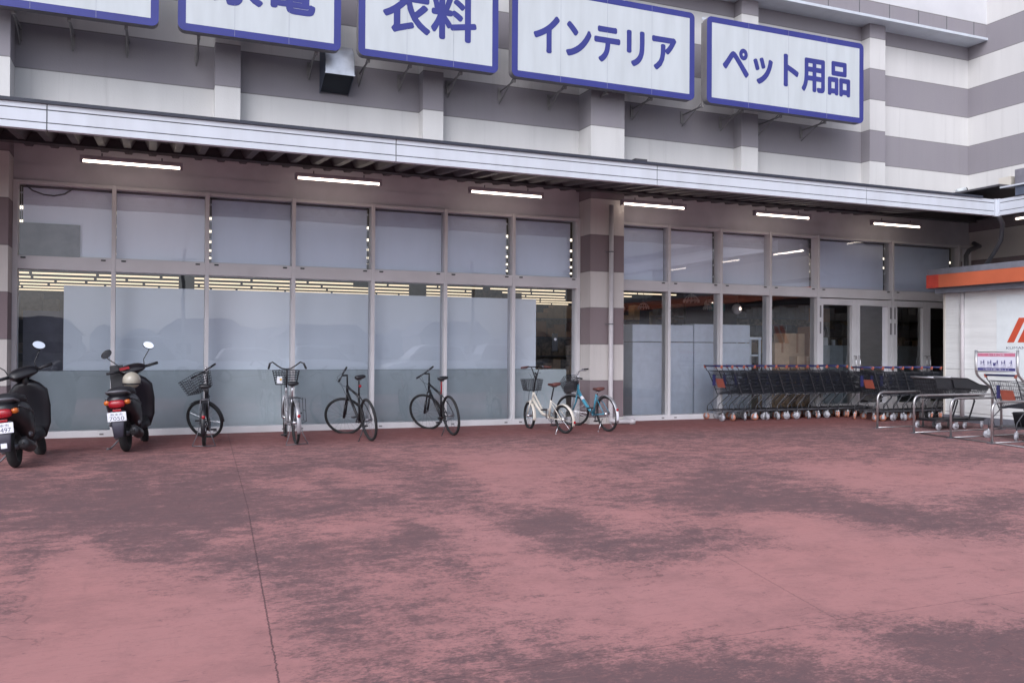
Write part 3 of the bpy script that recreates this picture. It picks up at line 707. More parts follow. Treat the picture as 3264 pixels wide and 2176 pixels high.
# clips that hold the blind edges: small lit beads showing in the dark gaps
for j, x in enumerate((-1.865, 0.98, 3.705, 6.465, 11.31, 13.96, 16.20)):
    o = MB()
    for z in (3.05, 3.3, 3.62, 3.9): o.ell((x, 15.80, z), (0.018, 0.018, 0.022), 8, 6)
    o.tube([(x, 15.81, 2.9), (x, 15.81, 4.0)], 0.004, n=5)
    tag(o.build('bead_chain', M_plate), 'white bead chain hanging in the gap of the upper windows, %s from the left' % ORD[j], 'chain', 'bead chains beside the blinds')
# white boards standing behind the lower windows
pn = empty('display_partition', (3.0, 16.15, 0), 'long white partition standing behind the lower windows left of the column', 'partition')
MB().box((-4.28, 0, 1.06), (4.26, 0.04, 2.47)).build('upper_board', M_board, pn)
MB().box((-4.93, -0.10, 0.03), (4.9, -0.06, 1.055)).build('lower_board', M_board_low, pn)
MB().box((-4.9, 0.3, 0.0), (-4.2, 0.34, 2.05)).build('grey_panel', M_store_w, pn)
pd = MB().box((-1.885, 15.745, 2.90), (-1.02, 15.755, 3.42)); tag(pd.build('poster_board', mat('poster_grey', (0.22, 0.23, 0.25), 0.8)), 'dark grey board in the lower left of the leftmost upper window', 'board')
# grey hanging boards breaking the rows of store lights
for k, (x, z, w, h, lab, mm) in enumerate(((0.92, 3.05, 0.38, 0.42, 'dark square board hanging under the store ceiling behind the second window', M_steel_d), (5.5, 3.3, 0.5, 0.5, 'brown board hanging under the store ceiling behind the fourth window', M_store), (7.1, 3.1, 0.5, 0.5, 'grey board hanging under the store ceiling left of the fifth window post', M_store_w), (9.2, 3.1, 0.22, 0.5, 'narrow grey board hanging under the store ceiling behind the sixth window', M_store_w), (12.35, 3.1, 1.1, 0.6, 'wide grey board hanging under the store ceiling left of the column', M_store_w))):
    o = MB().box((x-w/2, 24, z-0.15), (x+w/2, 24.05, z+h)).tube([(x-w*0.3, 24.02, z+h), (x-w*0.3, 24.02, 4.74)], 0.01, n=4).tube([(x+w*0.3, 24.02, z+h), (x+w*0.3, 24.02, 4.74)], 0.01, n=4)
    tag(o.build('hanging_board', mm), lab, 'board')
# rows of fluorescent tubes
for k in range(14):
    Y = 38.0+2.36*(k-7)
    o = empty('ceiling_light_row', (0, Y, 4.46), 'row of yellowish fluorescent tubes on the store ceiling, %s from the front' % ORD[k], 'ceiling light', group='rows of lights on the store ceiling')
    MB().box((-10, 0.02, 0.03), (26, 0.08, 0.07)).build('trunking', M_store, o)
    x = -9.5+0.7*(k % 3); n = 0
    while x < 25:
        L_ = 2.35 if (n+k) % 4 else 1.15
        MB().box((x, 0, -0.03), (x+L_, 0.09, 0.03)).build('tube', M_tube_front if k < 7 else M_tube_in, o); x += L_+0.12; n += 1
# back part of the shop
bw = MB().box((-11.9, 55.4, 0.03), (44, 55.6, 4.4)); tag(bw.build('back_wall', M_store_w), 'grey back wall deep inside the store', 'wall')
def rack(x0, x1, y, h, label, m, rows=4):
    o = empty('store_rack', ((x0+x1)/2, y, 0.025), label, 'rack', group='racks inside the store'); w = (x1-x0)/2
    MB().box((-w, 0.2, 0), (w, 0.24, h)).build('back_panel', m, o)
    for r_ in range(rows):
        z = 0.15+(h-0.3)*r_/(rows-1)
        MB().box((-w, -0.25, z-0.02), (w, 0.198, z)).build('shelf', M_steel_d if r_ % 2 else M_store_w, o)
        g = MB(); xx = -w+0.05
        while xx < w-0.3:
            ww = random.uniform(0.12, 0.4); hh = random.uniform(0.12, (h-0.3)/(rows-1)*0.85)
            g.box((xx, -0.22, z+0.001), (xx+ww*0.92, 0.12, z+hh)); xx += ww
        g.build('goods', random.choice([M_beige, M_card2, M_steel_d, M_store_w, M_card]), o)
rack(-3.4, -1.15, 17.6, 2.05, 'dark television shelf seen through the gap at the far left window', M_black, 4)
rack(8.6, 14.2, 23.5, 2.5, 'dark rack of goods far behind the boards right of the column', M_beige, 5)
rack(15.2, 27, 24.5, 2.7, 'long dark rack behind the glass doors', M_beige, 5)
rack(6.9, 8.2, 19.0, 2.5, 'brown shelf seen in the narrow window left of the column', M_beige, 5)
tag(MB().box((12.9, 19.2, 0.03), (14.5, 19.3, 4.3)).build('grey_screen', mat('screen_grey', (0.075, 0.075, 0.09), 0.8)), 'tall dark grey screen behind the cardboard boxes', 'screen')
# white fridge-like boards right of the column
for k, (a, b_, zt, lab) in enumerate(((9.72, 11.28, 1.99, 'white cabinet back nearest the column, behind the window'), (11.31, 12.84, 2.02, 'white cabinet back behind the window above the first trolleys'))):
    o = empty('white_cabinet', ((a+b_)/2, 16.5, 0.025), lab, 'cabinet', group='white cabinets behind the right windows'); w = (b_-a)/2
    MB().box((-w, 0, 0), (w, 0.5, 1.60)).build('lower_body', mat('cabinet_white', (0.72, 0.78, 0.88), 0.5, var=0.05) if k == 0 else bpy.data.materials['cabinet_white'], o, 0.01)
    MB().box((-w, 0.004, 1.615), (w, 0.5, zt)).build('upper_body', bpy.data.materials['cabinet_white'], o, 0.01)
def carton(x, y, z, w, d, h, rz, label, m=M_card):
    o = empty('cardboard_box', (x, y, z), label, 'box', rz)
    MB().box((-w/2, -d/2, 0), (w/2, d/2, h)).build('carton', m, o, 0.006)
    MB().box((-0.03, -d/2-0.001, h*0.75), (0.03, -d/2-0.0005, h+0.001)).box((-0.03, -d/2, h+0.0005), (0.03, d/2, h+0.0015)).build('tape', M_card2 if m is M_card else M_card, o)
carton(14.25, 16.75, 0.03, 0.75, 0.4, 1.84, 0, 'tall brown cardboard box behind the window left of the doors', M_card)
carton(14.62, 16.6, 0.03, 0.30, 0.4, 2.0, 0, 'narrow dark brown cardboard box beside the tall one', M_card2)
carton(13.62, 16.5, 0.72, 0.42, 0.35, 0.92, 0, 'upright cardboard box on top of a pale carton behind the window', M_card)
carton(13.5, 16.5, 0.03, 0.60, 0.4, 0.69, 0, 'pale carton standing on the floor behind the trolleys', M_card)
carton(14.13, 16.28, 0.03, 0.5, 0.3, 1.30, 0, 'cardboard box in front of the tall brown one', M_card)
# chair-like rack of white goods
o = empty('stacked_stool', (13.02, 16.8, 0.03), 'white slatted stool beside the white cabinet behind the window', 'stool')
MB().box((-0.22, -0.2, 1.68), (0.22, 0.2, 1.74)).build('seat', M_board, o); 
for sx in (-0.19, 0.19):
    for sy2 in (-0.17, 0.17): MB().box((sx-0.02, sy2-0.02, 0), (sx+0.02, sy2+0.02, 1.68)).build('leg', M_board, o)
MB().box((-0.19, -0.15, 1.30), (0.19, 0.15, 1.33)).box((-0.19, -0.15, 0.6), (0.19, 0.15, 0.63)).build('shelf', M_board, o)
# counters with goods behind the doors
for k, (a, b_) in enumerate(((14.95, 16.55), (16.7, 19.3))):
    o = empty('sales_counter', ((a+b_)/2, 17.5, 0.025), ('pale counter with goods behind the left glass doors', 'pale counter with goods behind the right glass doors')[k], 'counter'); w = (b_-a)/2
    MB().box((-w, 0, 0), (w, 0.6, 1.58)).build('front', mat('counter_grey', (0.50, 0.56, 0.62), 0.6) if k == 0 else bpy.data.materials['counter_grey'], o, 0.01)
    for q in range(9):
        xx = -w+0.1+q*(2*w-0.2)/9; hh = random.uniform(0.08, 0.34)
        MB().box((xx, 0.08, 1.581), (xx+random.uniform(0.07, 0.16), 0.3, 1.58+hh)).build('goods', random.choice([M_plate, M_steel_d, M_beige, M_store_w]), o, 0.01)
o = MB().box((15.05, 17.44, 0.95), (15.42, 17.498, 1.25)); tag(o.build('blue_notice', mat('blue_card', (0.05, 0.12, 0.35), 0.6)), 'small blue card low behind the left glass door', 'card')
tag(MB().box((17.35, 17.6, 2.05), (18.1, 17.7, 2.6)).build('red_banner', mat('banner_red', (0.16, 0.03, 0.02), 0.7)), 'dim red banner behind the right glass doors', 'banner')
tag(MB().box((15.6, 17.6, 2.2), (16.2, 17.7, 2.55)).build('brown_banner', M_card2), 'dim brown banner behind the left glass doors', 'banner')
# shop lamps hanging behind the right-hand windows
def pend(x, y, z, r, label, m, lit, crystals=False):
    o = empty('pendant_lamp', (x, y, z), label, 'lamp', group='lamps hanging inside the store')
    MB().tube([(0, 0, r*0.8), (0, 0, 4.9-z)], 0.006, n=5).build('cord', M_black, o)
    if crystals:
        cr = MB(); cr.torus((0, 0, 0), (0, 0, 1), r, 0.008, 20, 5).torus((0, 0, r*0.5), (0, 0, 1), r*0.6, 0.008, 16, 5)
        for k in range(12):
            a = 2*math.pi*k/12; cr.tube([(r*math.cos(a), r*math.sin(a), 0), (r*0.6*math.cos(a), r*0.6*math.sin(a), r*0.5), (0, 0, r*0.85)], 0.005, n=4); cr.ell((r*math.cos(a), r*math.sin(a), -0.03), (0.012, 0.012, 0.03), 5, 4)
        cr.build('crystal_frame', M_shade, o)
    else:
        MB().ell((0, 0, 0), (r, r, r), 20, 12).build('globe', m, o)
        MB().tube([(0, 0, r*0.9), (0, 0, r*1.25)], 0.03, n=10).build('cap', M_black, o)
    if lit: MB().ell((0, -r*0.98 if not crystals else 0, 0), (0.025, 0.02, 0.035), 8, 6).build('bulb', M_bulb, o)
pend(12.62, 16.7, 2.42, 0.12, 'lit grey globe lamp hanging above the white cabinet', M_shade, True)
pend(12.28, 17.3, 2.55, 0.12, 'grey globe lamp behind the window post above the trolleys', M_shade, True)
pend(10.0, 17.6, 2.42, 0.14, 'crystal pendant lamp just right of the column', M_shade, False, True)
pend(10.9, 18.0, 2.48, 0.13, 'small crystal pendant lamp left of the second window post', M_shade, False, True)
pend(11.5, 16.9, 2.60, 0.18, 'large crystal chandelier behind the second right-hand window', M_shade, False, True)
pend(11.95, 16.9, 2.45, 0.10, 'small glass lamp hanging over the white cabinets', M_shade, False, True)
o = MB().box((12.05, 17.0, 2.38), (12.5, 17.03, 2.56)); tag(o.build('teal_card', M_teal), 'dim teal card behind the window over the white cabinets', 'card')
o = MB().box((8.86, 16.4, 0.03), (9.3, 16.8, 1.05)); tag(o.build('dark_crate', M_steel_d, None, 0.02), 'dark box low in the window beside the column', 'box')
o = empty('door_intercom', (7.60, 15.95, 1.42), 'black intercom box behind the glass left of the column', 'intercom')
MB().box((-0.06, 0, 0), (0.06, 0.04, 0.36)).build('case', M_black, o, 0.008); MB().ell((0.0, -0.005, 0.24), (0.03, 0.012, 0.03), 10, 6).build('camera_lens', M_plate, o)
o = MB().tube([(-1.8, 15.75, 4.01), (-1.7, 15.75, 3.93), (-1.55, 15.75, 3.88), (-1.4, 15.75, 3.87), (-1.25, 15.75, 3.91), (-1.12, 15.75, 4.01)], 0.012, n=6)
tag(o.build('loose_cable', M_grey), 'thin cable drooping across the top of the leftmost upper window', 'cable')

# ================================================================ BICYCLES
def wire_panel(mb, p00, p10, p11, p01, nu, nv, r=0.0025, n=4):
    p00, p10, p11, p01 = map(Vector, (p00, p10, p11, p01))
    for i in range(nu+1):
        t = i/nu; mb.tube([p00.lerp(p10, t), p01.lerp(p11, t)], r, n=n, caps=False)
    for j in range(nv+1):
        t = j/nv; mb.tube([p00.lerp(p01, t), p10.lerp(p11, t)], r*1.15, n=n, caps=False)
def wire_basket(mb, xr, xf, zt, zb, wt, wb_, ins=0.03, nu=9, nv=5, r=0.0025):
    """open wire basket; xr rear, xf front, widths at top and bottom, ins = how far the bottom is drawn in"""
    T = [(xr, -wt/2, zt), (xf, -wt/2, zt), (xf, wt/2, zt), (xr, wt/2, zt)]
    Bt = [(xr+ins*0.3, -wb_/2, zb), (xf-ins, -wb_/2, zb), (xf-ins, wb_/2, zb), (xr+ins*0.3, wb_/2, zb)]
    for i in range(4):
        j = (i+1) % 4; wire_panel(mb, Bt[i], Bt[j], T[j], T[i], nu, nv, r)
    wire_panel(mb, Bt[0], Bt[1], Bt[2], Bt[3], 6, 6, r)
    mb.tube(T, 0.005, n=6, closed=True)
def steer_matrix(S0, ha, ang):
    a = Vector((-math.cos(R(ha)), 0, math.sin(R(ha))))
    return Matrix.Translation(S0) @ Matrix.Rotation(R(ang), 4, a) @ Matrix.Translation(-Vector(S0)), a
def wheel(par, c, Rw, tr, M=None, rim=None, nsp=20, tyre=None):
    w = MB(M); c = Vector(c)
    w.torus(c, (0, 1, 0), Rw-tr*1.6, 0.009, 48, 6, 1.1)
    for k in range(nsp):
        a = 2*math.pi*k/nsp; s = 0.028*(1 if k % 2 else -1); off = 0.35*(1 if k % 4 < 2 else -1)
        w.tube([c+Vector((0.02*math.cos(a+off), s, 0.02*math.sin(a+off))), c+Vector(((Rw-tr*1.7)*math.cos(a), 0, (Rw-tr*1.7)*math.sin(a)))], 0.0016, n=3, caps=False)
    w.tube([c+Vector((0, -0.045, 0)), c+Vector((0, 0.045, 0))], 0.022, n=10)
    o = w.build('wheel', rim or M_chrome, par)
    t = MB(M); t.torus(c, (0, 1, 0), Rw-tr, tr, 56, 10); t.build('tyre', tyre or M_rubber, o)
    h = MB(M); h.tube([c+Vector((0, -0.065, 0)), c+Vector((0, 0.065, 0))], 0.008, n=8); h.build('axle', M_grey, o)
    return o
def bike(label, x, y, head, lean, c):
    Rw, wb, tr = c['R'], c['wb'], c.get('tr', 0.0225)
    o = empty('bicycle', (x, y, gz(y)), label, 'bicycle', R(head), 'bicycles parked along the store window', R(lean))
    ha = 70; S0 = Vector((wb-0.055, 0, Rw)); M, a = steer_matrix(S0, ha, c['steer'])
    fm, fr_ = c['frame'], c.get('fr', 0.0175)*1.12
    crown = S0+a*(Rw+0.05); hb = S0+a*(Rw+0.07); ht = hb+a*c.get('ht', 0.13)
    bb = Vector((c.get('bbx', 0.44), 0, c.get('bbz', 0.28))); rx = Vector((0, 0, Rw))
    seat = Vector((bb.x-0.20*c.get('sk', 1), 0, c['seat'])); sd = (seat-bb).normalized(); st = bb+sd*c.get('stl', 0.42)
    # frame
    f = MB()
    if c['style'] == 'diamond':
        f.tube([hb+a*0.02, bb], fr_*1.15, n=10); f.tube([ht-a*0.02, st-sd*0.02], fr_, n=10)
    else:
        mid = hb.lerp(bb, 0.55)+Vector((-0.03, 0, -0.05*c.get('sag', 1)))
        f.tube([hb+a*0.03, hb.lerp(mid, 0.5)+Vector((0, 0, -0.01)), mid, bb+Vector((0.02, 0, 0.03))], fr_*1.35, n=10)
        if c.get('twin'): f.tube([ht-a*0.02, mid+Vector((0, 0, 0.07)), bb.lerp(st, 0.45)], fr_*0.85, n=8)
    f.tube([bb, st], fr_, n=10); f.tube([hb, ht], 0.021, n=12)
    for s in (-1, 1):
        off = Vector((0, 0.05*s, 0))
        f.tube([st-sd*0.03+Vector((0, 0.018*s, 0)), (st.lerp(rx, 0.5))+off, rx+Vector((0, 0.062*s, 0))], 0.008, n=6)
        f.tube([bb+Vector((-0.03, 0.025*s, 0)), bb.lerp(rx, 0.5)+off, rx+Vector((0, 0.062*s, 0))], 0.0095, n=6)
    f.tube([bb-Vector((0, 0.035, 0)), bb+Vector((0, 0.035, 0))], 0.023, n=12)
    fo = f.build('frame', fm, o)
    if c.get('sticker'): MB().tube([hb.lerp(bb, 0.25), hb.lerp(bb, 0.36)], fr_*1.35+0.0016, n=10).build('sticker', M_plate, fo)
    # saddle
    s_ = MB(); sz = c['seat']; sx = seat.x
    s_.loft([((sx-0.13, 0, sz+0.005), (0, 0.055, 0), (0, 0, 0.02), 2.4), ((sx-0.115, 0, sz+0.012), (0, 0.088, 0), (0, 0, 0.032), 2.4), ((sx-0.05, 0, sz+0.008), (0, 0.082, 0), (0, 0, 0.034), 2.4),
             ((sx+0.03, 0, sz), (0, 0.04, 0), (0, 0, 0.028), 2.2), ((sx+0.12, 0, sz+0.002), (0, 0.022, 0), (0, 0, 0.022), 2.2), ((sx+0.145, 0, sz-0.002), (0, 0.010, 0), (0, 0, 0.012), 2)], 16)
    sa = s_.build('saddle', c.get('saddle', M_black), o)
    MB().tube([(sx-0.08, 0.022, sz-0.03), (sx+0.06, 0.015, sz-0.03)], 0.004, n=5).tube([(sx-0.08, -0.022, sz-0.03), (sx+0.06, -0.015, sz-0.03)], 0.004, n=5).box((sx-0.06, -0.03, sz-0.045), (sx, 0.03, sz-0.02)).build('saddle_rail', M_grey, sa)
    MB().tube([st-sd*0.05, Vector((sx-0.02, 0, sz-0.03))], 0.0135, n=10).build('seat_post', c.get('post', M_chrome), o)
    # wheels
    wheel(o, rx, Rw, tr, None, c.get('rim')); wheel(o, (wb, 0, Rw), Rw, tr, M, c.get('rim'))
    # fork
    k = MB(M)
    for s in (-1, 1):
        if c['style'] == 'diamond' and c.get('susp'):
            k.tube([crown+Vector((0, 0.058*s, 0)), crown.lerp(Vector((wb, 0, Rw)), 0.5)+Vector((0, 0.058*s, 0))], 0.014, n=8)
            k.tube([crown.lerp(Vector((wb, 0, Rw)), 0.42)+Vector((0, 0.058*s, 0)), Vector((wb, 0.058*s, Rw))], 0.021, n=8)
        else:
            k.tube([crown+Vector((0, 0.035*s, 0.0)), crown.lerp(Vector((wb-0.03, 0, Rw)), 0.55)+Vector((-0.006, 0.052*s, 0)), Vector((wb, 0.055*s, Rw))], [0.015, 0.012, 0.008], n=8)
    k.tube([crown+Vector((0, -0.06, 0)), crown+Vector((0, 0.06, 0))], 0.015, n=8).tube([crown, hb], 0.017, n=8)
    k.build('fork', c.get('fork', fm), o)
    # handlebar
    hbz = c['bar'] - ht.z; top = ht + a*(hbz/a.z)
    h = MB(M); fwd = Vector((1, 0, 0)); st_ = c.get('stem', 0.05); cl = top+fwd*st_
    h.tube([ht, top-a*0.01], 0.0135, n=10)
    h.tube([top-a*0.02, cl], 0.016, n=8)
    kind = c['bars']
    if kind == 'flat': pts = lambda s: [cl, cl+Vector((0.0, 0.10*s, 0.005)), cl+Vector((-0.02, c.get('bl', 0.29)*s, 0.02))]; g0 = 0.19
    elif kind == 'north': pts = lambda s: [cl, cl+Vector((0.02, 0.07*s, 0.01)), cl+Vector((0.03, 0.15*s, 0.06)), cl+Vector((0.0, 0.22*s, 0.115)), cl+Vector((-0.07, 0.265*s, 0.095)), cl+Vector((-0.22, 0.29*s, 0.02))]
    elif kind == 'tbar': pts = lambda s: [cl+Vector((-0.03, 0, -0.13)), cl+Vector((-0.01, 0.075*s, 0.10)), cl+Vector((0.0, 0.08*s, 0.11)), cl+Vector((-0.02, 0.16*s, 0.112)), cl+Vector((-0.045, 0.29*s, 0.10))]
    else: pts = lambda s: [cl, cl+Vector((0.0, 0.08*s, 0.02)), cl+Vector((-0.02, 0.16*s, 0.05)), cl+Vector((-0.09, 0.24*s, 0.05)), cl+Vector((-0.17, 0.27*s, 0.035))]
    for s in (-1, 1): h.tube(pts(s), 0.011, n=8)
    if kind == 'tbar': h.tube([cl+Vector((0, -0.09, 0.108)), cl+Vector((0, 0.09, 0.108))], 0.0115, n=8)
    ho = h.build('handlebar', c.get('barm', M_black), o)
    for s in (-1, 1):
        p = [Vector(q) for q in pts(s)]; e = p[-1]; d = (p[-1]-p[-2]).normalized(); L_ = min((p[-1]-p[-2]).length, 0.13)
        MB(M).tube([e-d*L_, e+d*0.006], 0.0165, n=10).build('grip', c.get('grip', M_blackp), ho)
        lv = MB(M); q = e-d*(L_+0.02)
        lv.tube([q, q+Vector((0.035, 0, -0.02)), q+d*0.06+Vector((0.05, 0, -0.03)), q+d*0.11+Vector((0.045, 0, -0.03))], 0.005, n=5); lv.tube([q-d*0.012, q+d*0.012], 0.018, n=8)
        lv.build('brake_lever', c.get('lever', M_grey), ho)
    cb = MB(M); bq = crown+Vector((0.03, 0, 0.0))
    cb.tube([cl+Vector((0.02, 0.12, 0.0)), cl+Vector((0.10, 0.06, -0.03)), cl+Vector((0.07, 0.0, -0.18)), bq], 0.003, n=4)
    cb.tube([cl+Vector((0.02, -0.12, 0.0)), cl+Vector((0.11, -0.04, -0.02)), cl+Vector((0.05, 0.03, -0.16)), ht+Vector((0, 0.03, -0.02))], 0.003, n=4)
    cb.build('brake_cable', M_black, ho)
    # crank and pedals
    q = MB(); ca = R(c.get('crank', 20)); arm = Vector((math.cos(ca), 0, math.sin(ca)))*0.165
    q.torus(bb+Vector((0, -0.045, 0)), (0, 1, 0), 0.085, 0.006, 28, 5); 
    for t in range(5): q.tube([bb+Vector((0, -0.045, 0)), bb+Vector((0.085*math.cos(t*1.257), -0.045, 0.085*math.sin(t*1.257)))], 0.006, n=4)
    q.tube([bb+Vector((0, -0.065, 0)), bb+arm+Vector((0, -0.07, 0))], 0.009, n=6).tube([bb+Vector((0, 0.065, 0)), bb-arm+Vector((0, 0.07, 0))], 0.009, n=6).tube([bb+Vector((0, -0.065, 0)), bb+Vector((0, 0.065, 0))], 0.012, n=8)
    cr = q.build('crankset', c.get('crankm', M_grey), o)
    for s in (-1, 1):
        pc = bb+arm*(-s)+Vector((0, 0.12*s, 0))
        MB().box(pc-Vector((0.045, 0.045, 0.011)), pc+Vector((0.045, 0.045, 0.011))).build('pedal', M_blackp, cr, 0.004)
    ch = MB(); yy = -0.045
    ch.tube([(0, yy, Rw+0.035), (bb.x, yy, bb.z+0.085)], 0.004, n=4).tube([(0, yy, Rw-0.035), (bb.x, yy, bb.z-0.085)], 0.004, n=4).torus((0, yy, Rw), (0, 1, 0), 0.036, 0.006, 18, 5)
    ch.build('chain', M_grey, o)
    if c.get('guard'):
        g = MB(); n0 = bb+Vector((0.0, 0, 0))
        g.prism([(bb.x+0.10, bb.z+0.02), (bb.x+0.07, bb.z+0.09), (bb.x, bb.z+0.115), (0.05, Rw+0.06), (-0.05, Rw+0.04), (-0.055, Rw-0.03), (0.05, Rw-0.055), (bb.x-0.02, bb.z-0.1), (bb.x+0.08, bb.z-0.07)], -0.062, -0.052, 'y')
        g.build('chain_guard', c['guard'], o, 0.003)
    if c.get('fender'):
        mf = c['fender']; w = tr*2+0.016
        r_ = MB().arcstrip((0, 0, Rw), Rw+0.014, 15, 205 if not c.get('longf') else 212, w, 0.003, 26)
        for s in (-1, 1): r_.tube([(0, 0.06*s, Rw), (Rw*math.cos(R(185))*1.04, w*0.45*s, Rw+Rw*math.sin(R(185)))], 0.003, n=4)
        fe = r_.build('mudguard', mf, o)
        m2 = MB(M).arcstrip((wb, 0, Rw), Rw+0.012, -40, 95, w, 0.003, 20) if False else MB(M).arcstrip((wb, 0, Rw), Rw+0.012, 60, 195, w, 0.003, 22)
        m2.build('mudguard', mf, o)
        if c.get('reflector', True):
            ra = R(c.get('refa', 165)); rc = Vector((math.cos(ra)*(Rw+0.03), 0, Rw+math.sin(ra)*(Rw+0.03)))
            MB().ell(rc, (0.014, 0.026, 0.026), 12, 8).build('reflector', M_red, o)
        if c.get('whitepatch'):
            MB().arcstrip((0, 0, Rw), Rw+0.019, 168, 198, w*0.8, 0.002, 8).build('white_patch', M_plate, fe)
    elif c.get('reflector', True):
        MB().ell((seat.x-0.04, 0, sz-0.14), (0.012, 0.024, 0.024), 10, 8).tube([(seat.x-0.03, 0, sz-0.14), (seat.x+0.03, 0, sz-0.14)], 0.006, n=5).build('reflector', M_red, o)
    if c.get('basket'):
        b_ = MB(M); bx0 = cl.x+0.04; bz = crown.z+0.06+c.get('baz', 0)
        wire_basket(b_, bx0, bx0+0.27, bz+c.get('bh', 0.23), bz, c.get('bw', 0.37), c.get('bw', 0.37)*0.78, 0.04, 9, 6, 0.0034)
        b_.tube([(bx0+0.05, 0.08, bz), (wb, 0.06, Rw+0.02)], 0.004, n=5).tube([(bx0+0.05, -0.08, bz), (wb, -0.06, Rw+0.02)], 0.004, n=5)
        ba = b_.build('basket', c['basket'], o)
        if c.get('liner'): MB(M).box((bx0+0.01, -0.15, bz+0.01), (bx0+0.23, 0.15, bz+0.13)).build('basket_liner', M_steel_d, ba, 0.02)
        if c.get('papers'):
            MB(M).box((bx0+0.0, 0.06, bz+0.015), (bx0+0.05, 0.15, bz+0.13)).build('white_pouch', M_plate, ba, 0.012)
            MB(M).box((bx0-0.012, 0.075, bz+0.07), (bx0-0.001, 0.105, bz+0.10)).build('yellow_tag', M_yellow, ba)
    if c.get('rack'):
        k = MB(); z = Rw*2+0.05
        for s in (-0.055, 0, 0.055): k.tube([(0.18, s, z), (-0.2, s, z)], 0.005, n=6)
        k.tube([(-0.2, -0.055, z), (-0.2, 0.055, z)], 0.005, n=6).tube([(0.18, -0.055, z), (0.18, 0.055, z)], 0.005, n=6).tube([(0.0, -0.055, z), (0.0, 0.055, z)], 0.005, n=6)
        for s in (-1, 1):
            k.tube([(-0.1, 0.055*s, z), (0, 0.068*s, Rw)], 0.005, n=6).tube([(0.05, 0.055*s, z), (0, 0.068*s, Rw)], 0.005, n=6)
            if c['rack'] == 'side':
                k.tube([(-0.18, 0.06*s, z-0.01), (-0.18, 0.13*s, z-0.01), (-0.18, 0.135*s, z-0.36), (-0.18, 0.07*s, z-0.38)], 0.0045, n=6)
                k.tube([(0.1, 0.06*s, z-0.01), (0.1, 0.13*s, z-0.01), (0.1, 0.135*s, z-0.36), (0.1, 0.07*s, z-0.38)], 0.0045, n=6)
                k.tube([(-0.18, 0.135*s, z-0.2), (0.1, 0.135*s, z-0.2)], 0.004, n=5).tube([(-0.18, 0.135*s, z-0.36), (0.1, 0.135*s, z-0.36)], 0.004, n=5)
        k.build('rear_rack', c.get('rackm', M_grey), o)
    if c['stand'] == 'double':
        k = MB(); 
        for s in (-1, 1): k.tube([(0.0, 0.07*s, Rw-0.02), (-0.02, 0.10*s, 0.17), (-0.085, 0.165*s, 0.012)], 0.0065, n=6)
        k.tube([(-0.085, -0.165, 0.012), (-0.085, 0.165, 0.012)], 0.0065, n=6)
        k.build('stand', c.get('standm', M_grey), o)
    else:
        # side stand on the left, its foot on the ground even when the bike leans
        p0 = Vector((0.08, 0.05, Rw*0.75)) if c['stand'] == 'rear' else Vector((bb.x-0.06, 0.045, bb.z-0.03))
        t = math.tan(R(-lean)); yf = 0.20; foot = Vector((p0.x-0.06, yf, yf*t*1.0+0.008))
        MB().tube([p0, foot], 0.0075, n=6).tube([foot, foot+Vector((-0.03, 0.02, 0.0))], 0.010, n=6).build('kick_stand', c.get('standm', M_chrome), o)
    if c.get('bell'): MB(M).ell(cl+Vector((0.0, -0.11, 0.03)), (0.025, 0.025, 0.02), 12, 8).build('bell', M_chrome, ho)
    if c.get('battery'):
        MB().box((bb.x-0.16, -0.045, bb.z+0.10), (bb.x-0.07, 0.045, bb.z+0.42), Matrix.Rotation(R(-20), 3, 'Y')).build('battery', M_blackp, o, 0.012)
        MB().box((bb.x-0.09, -0.07, bb.z-0.08), (bb.x+0.10, 0.07, bb.z+0.07)).build('motor', M_blackp, o, 0.025)
    return o

M_wirec2 = mat('wire_black', (0.02, 0.02, 0.026), 0.5)
bike('black electric bicycle with a tilted wire basket, parked beside the second scooter', 0.80, 13.90, 84, 0,
     dict(R=0.325, wb=1.10, steer=62, style='step', frame=M_black, seat=0.88, bar=1.10, bars='flat', bl=0.34, stem=0.08, basket=M_wirec2, bh=0.24, bw=0.50, baz=0.08, fender=M_black, refa=158, rack='flat', stand='double', tr=0.024, battery=True, guard=M_black, bell=True, post=M_black, fr=0.02, crank=200))
bike('grey city bicycle with swept handlebars and folding side baskets', 2.13, 13.72, 90, -2,
     dict(R=0.335, wb=1.12, steer=-5, style='step', frame=M_silver, seat=0.92, bar=1.14, bars='north', baz=0.13, basket=M_wire, bw=0.42, papers=True, fender=M_silver, refa=160, rack='side', stand='double', rackm=M_wire, crank=90))
bike('black hybrid bicycle with its front wheel turned, right of the grey city bicycle', 3.33, 13.82, 97, -8,
     dict(R=0.345, wb=1.08, steer=58, style='diamond', frame=M_black, seat=1.02, bar=1.06, bars='flat', stem=0.09, stand='rear', stl=0.46, susp=True, ht=0.14, post=M_black, rim=M_grey, standm=M_wire, crank=-40))
bike('dark sports bicycle with a red seat clamp, between the two black frames and the white one', 4.84, 14.18, 95, -8,
     dict(R=0.345, wb=1.06, steer=38, style='diamond', frame=M_black, seat=0.97, bar=1.06, bars='flat', stem=0.10, stand='rear', stl=0.44, ht=0.15, post=mat('red_post', (0.35, 0.02, 0.03), 0.4), rim=M_grey, susp=True, crankm=M_black, standm=M_wire, reflector=False))['label'] = 'dark sports bicycle with a red seat post, left of the white small-wheeled bicycle'
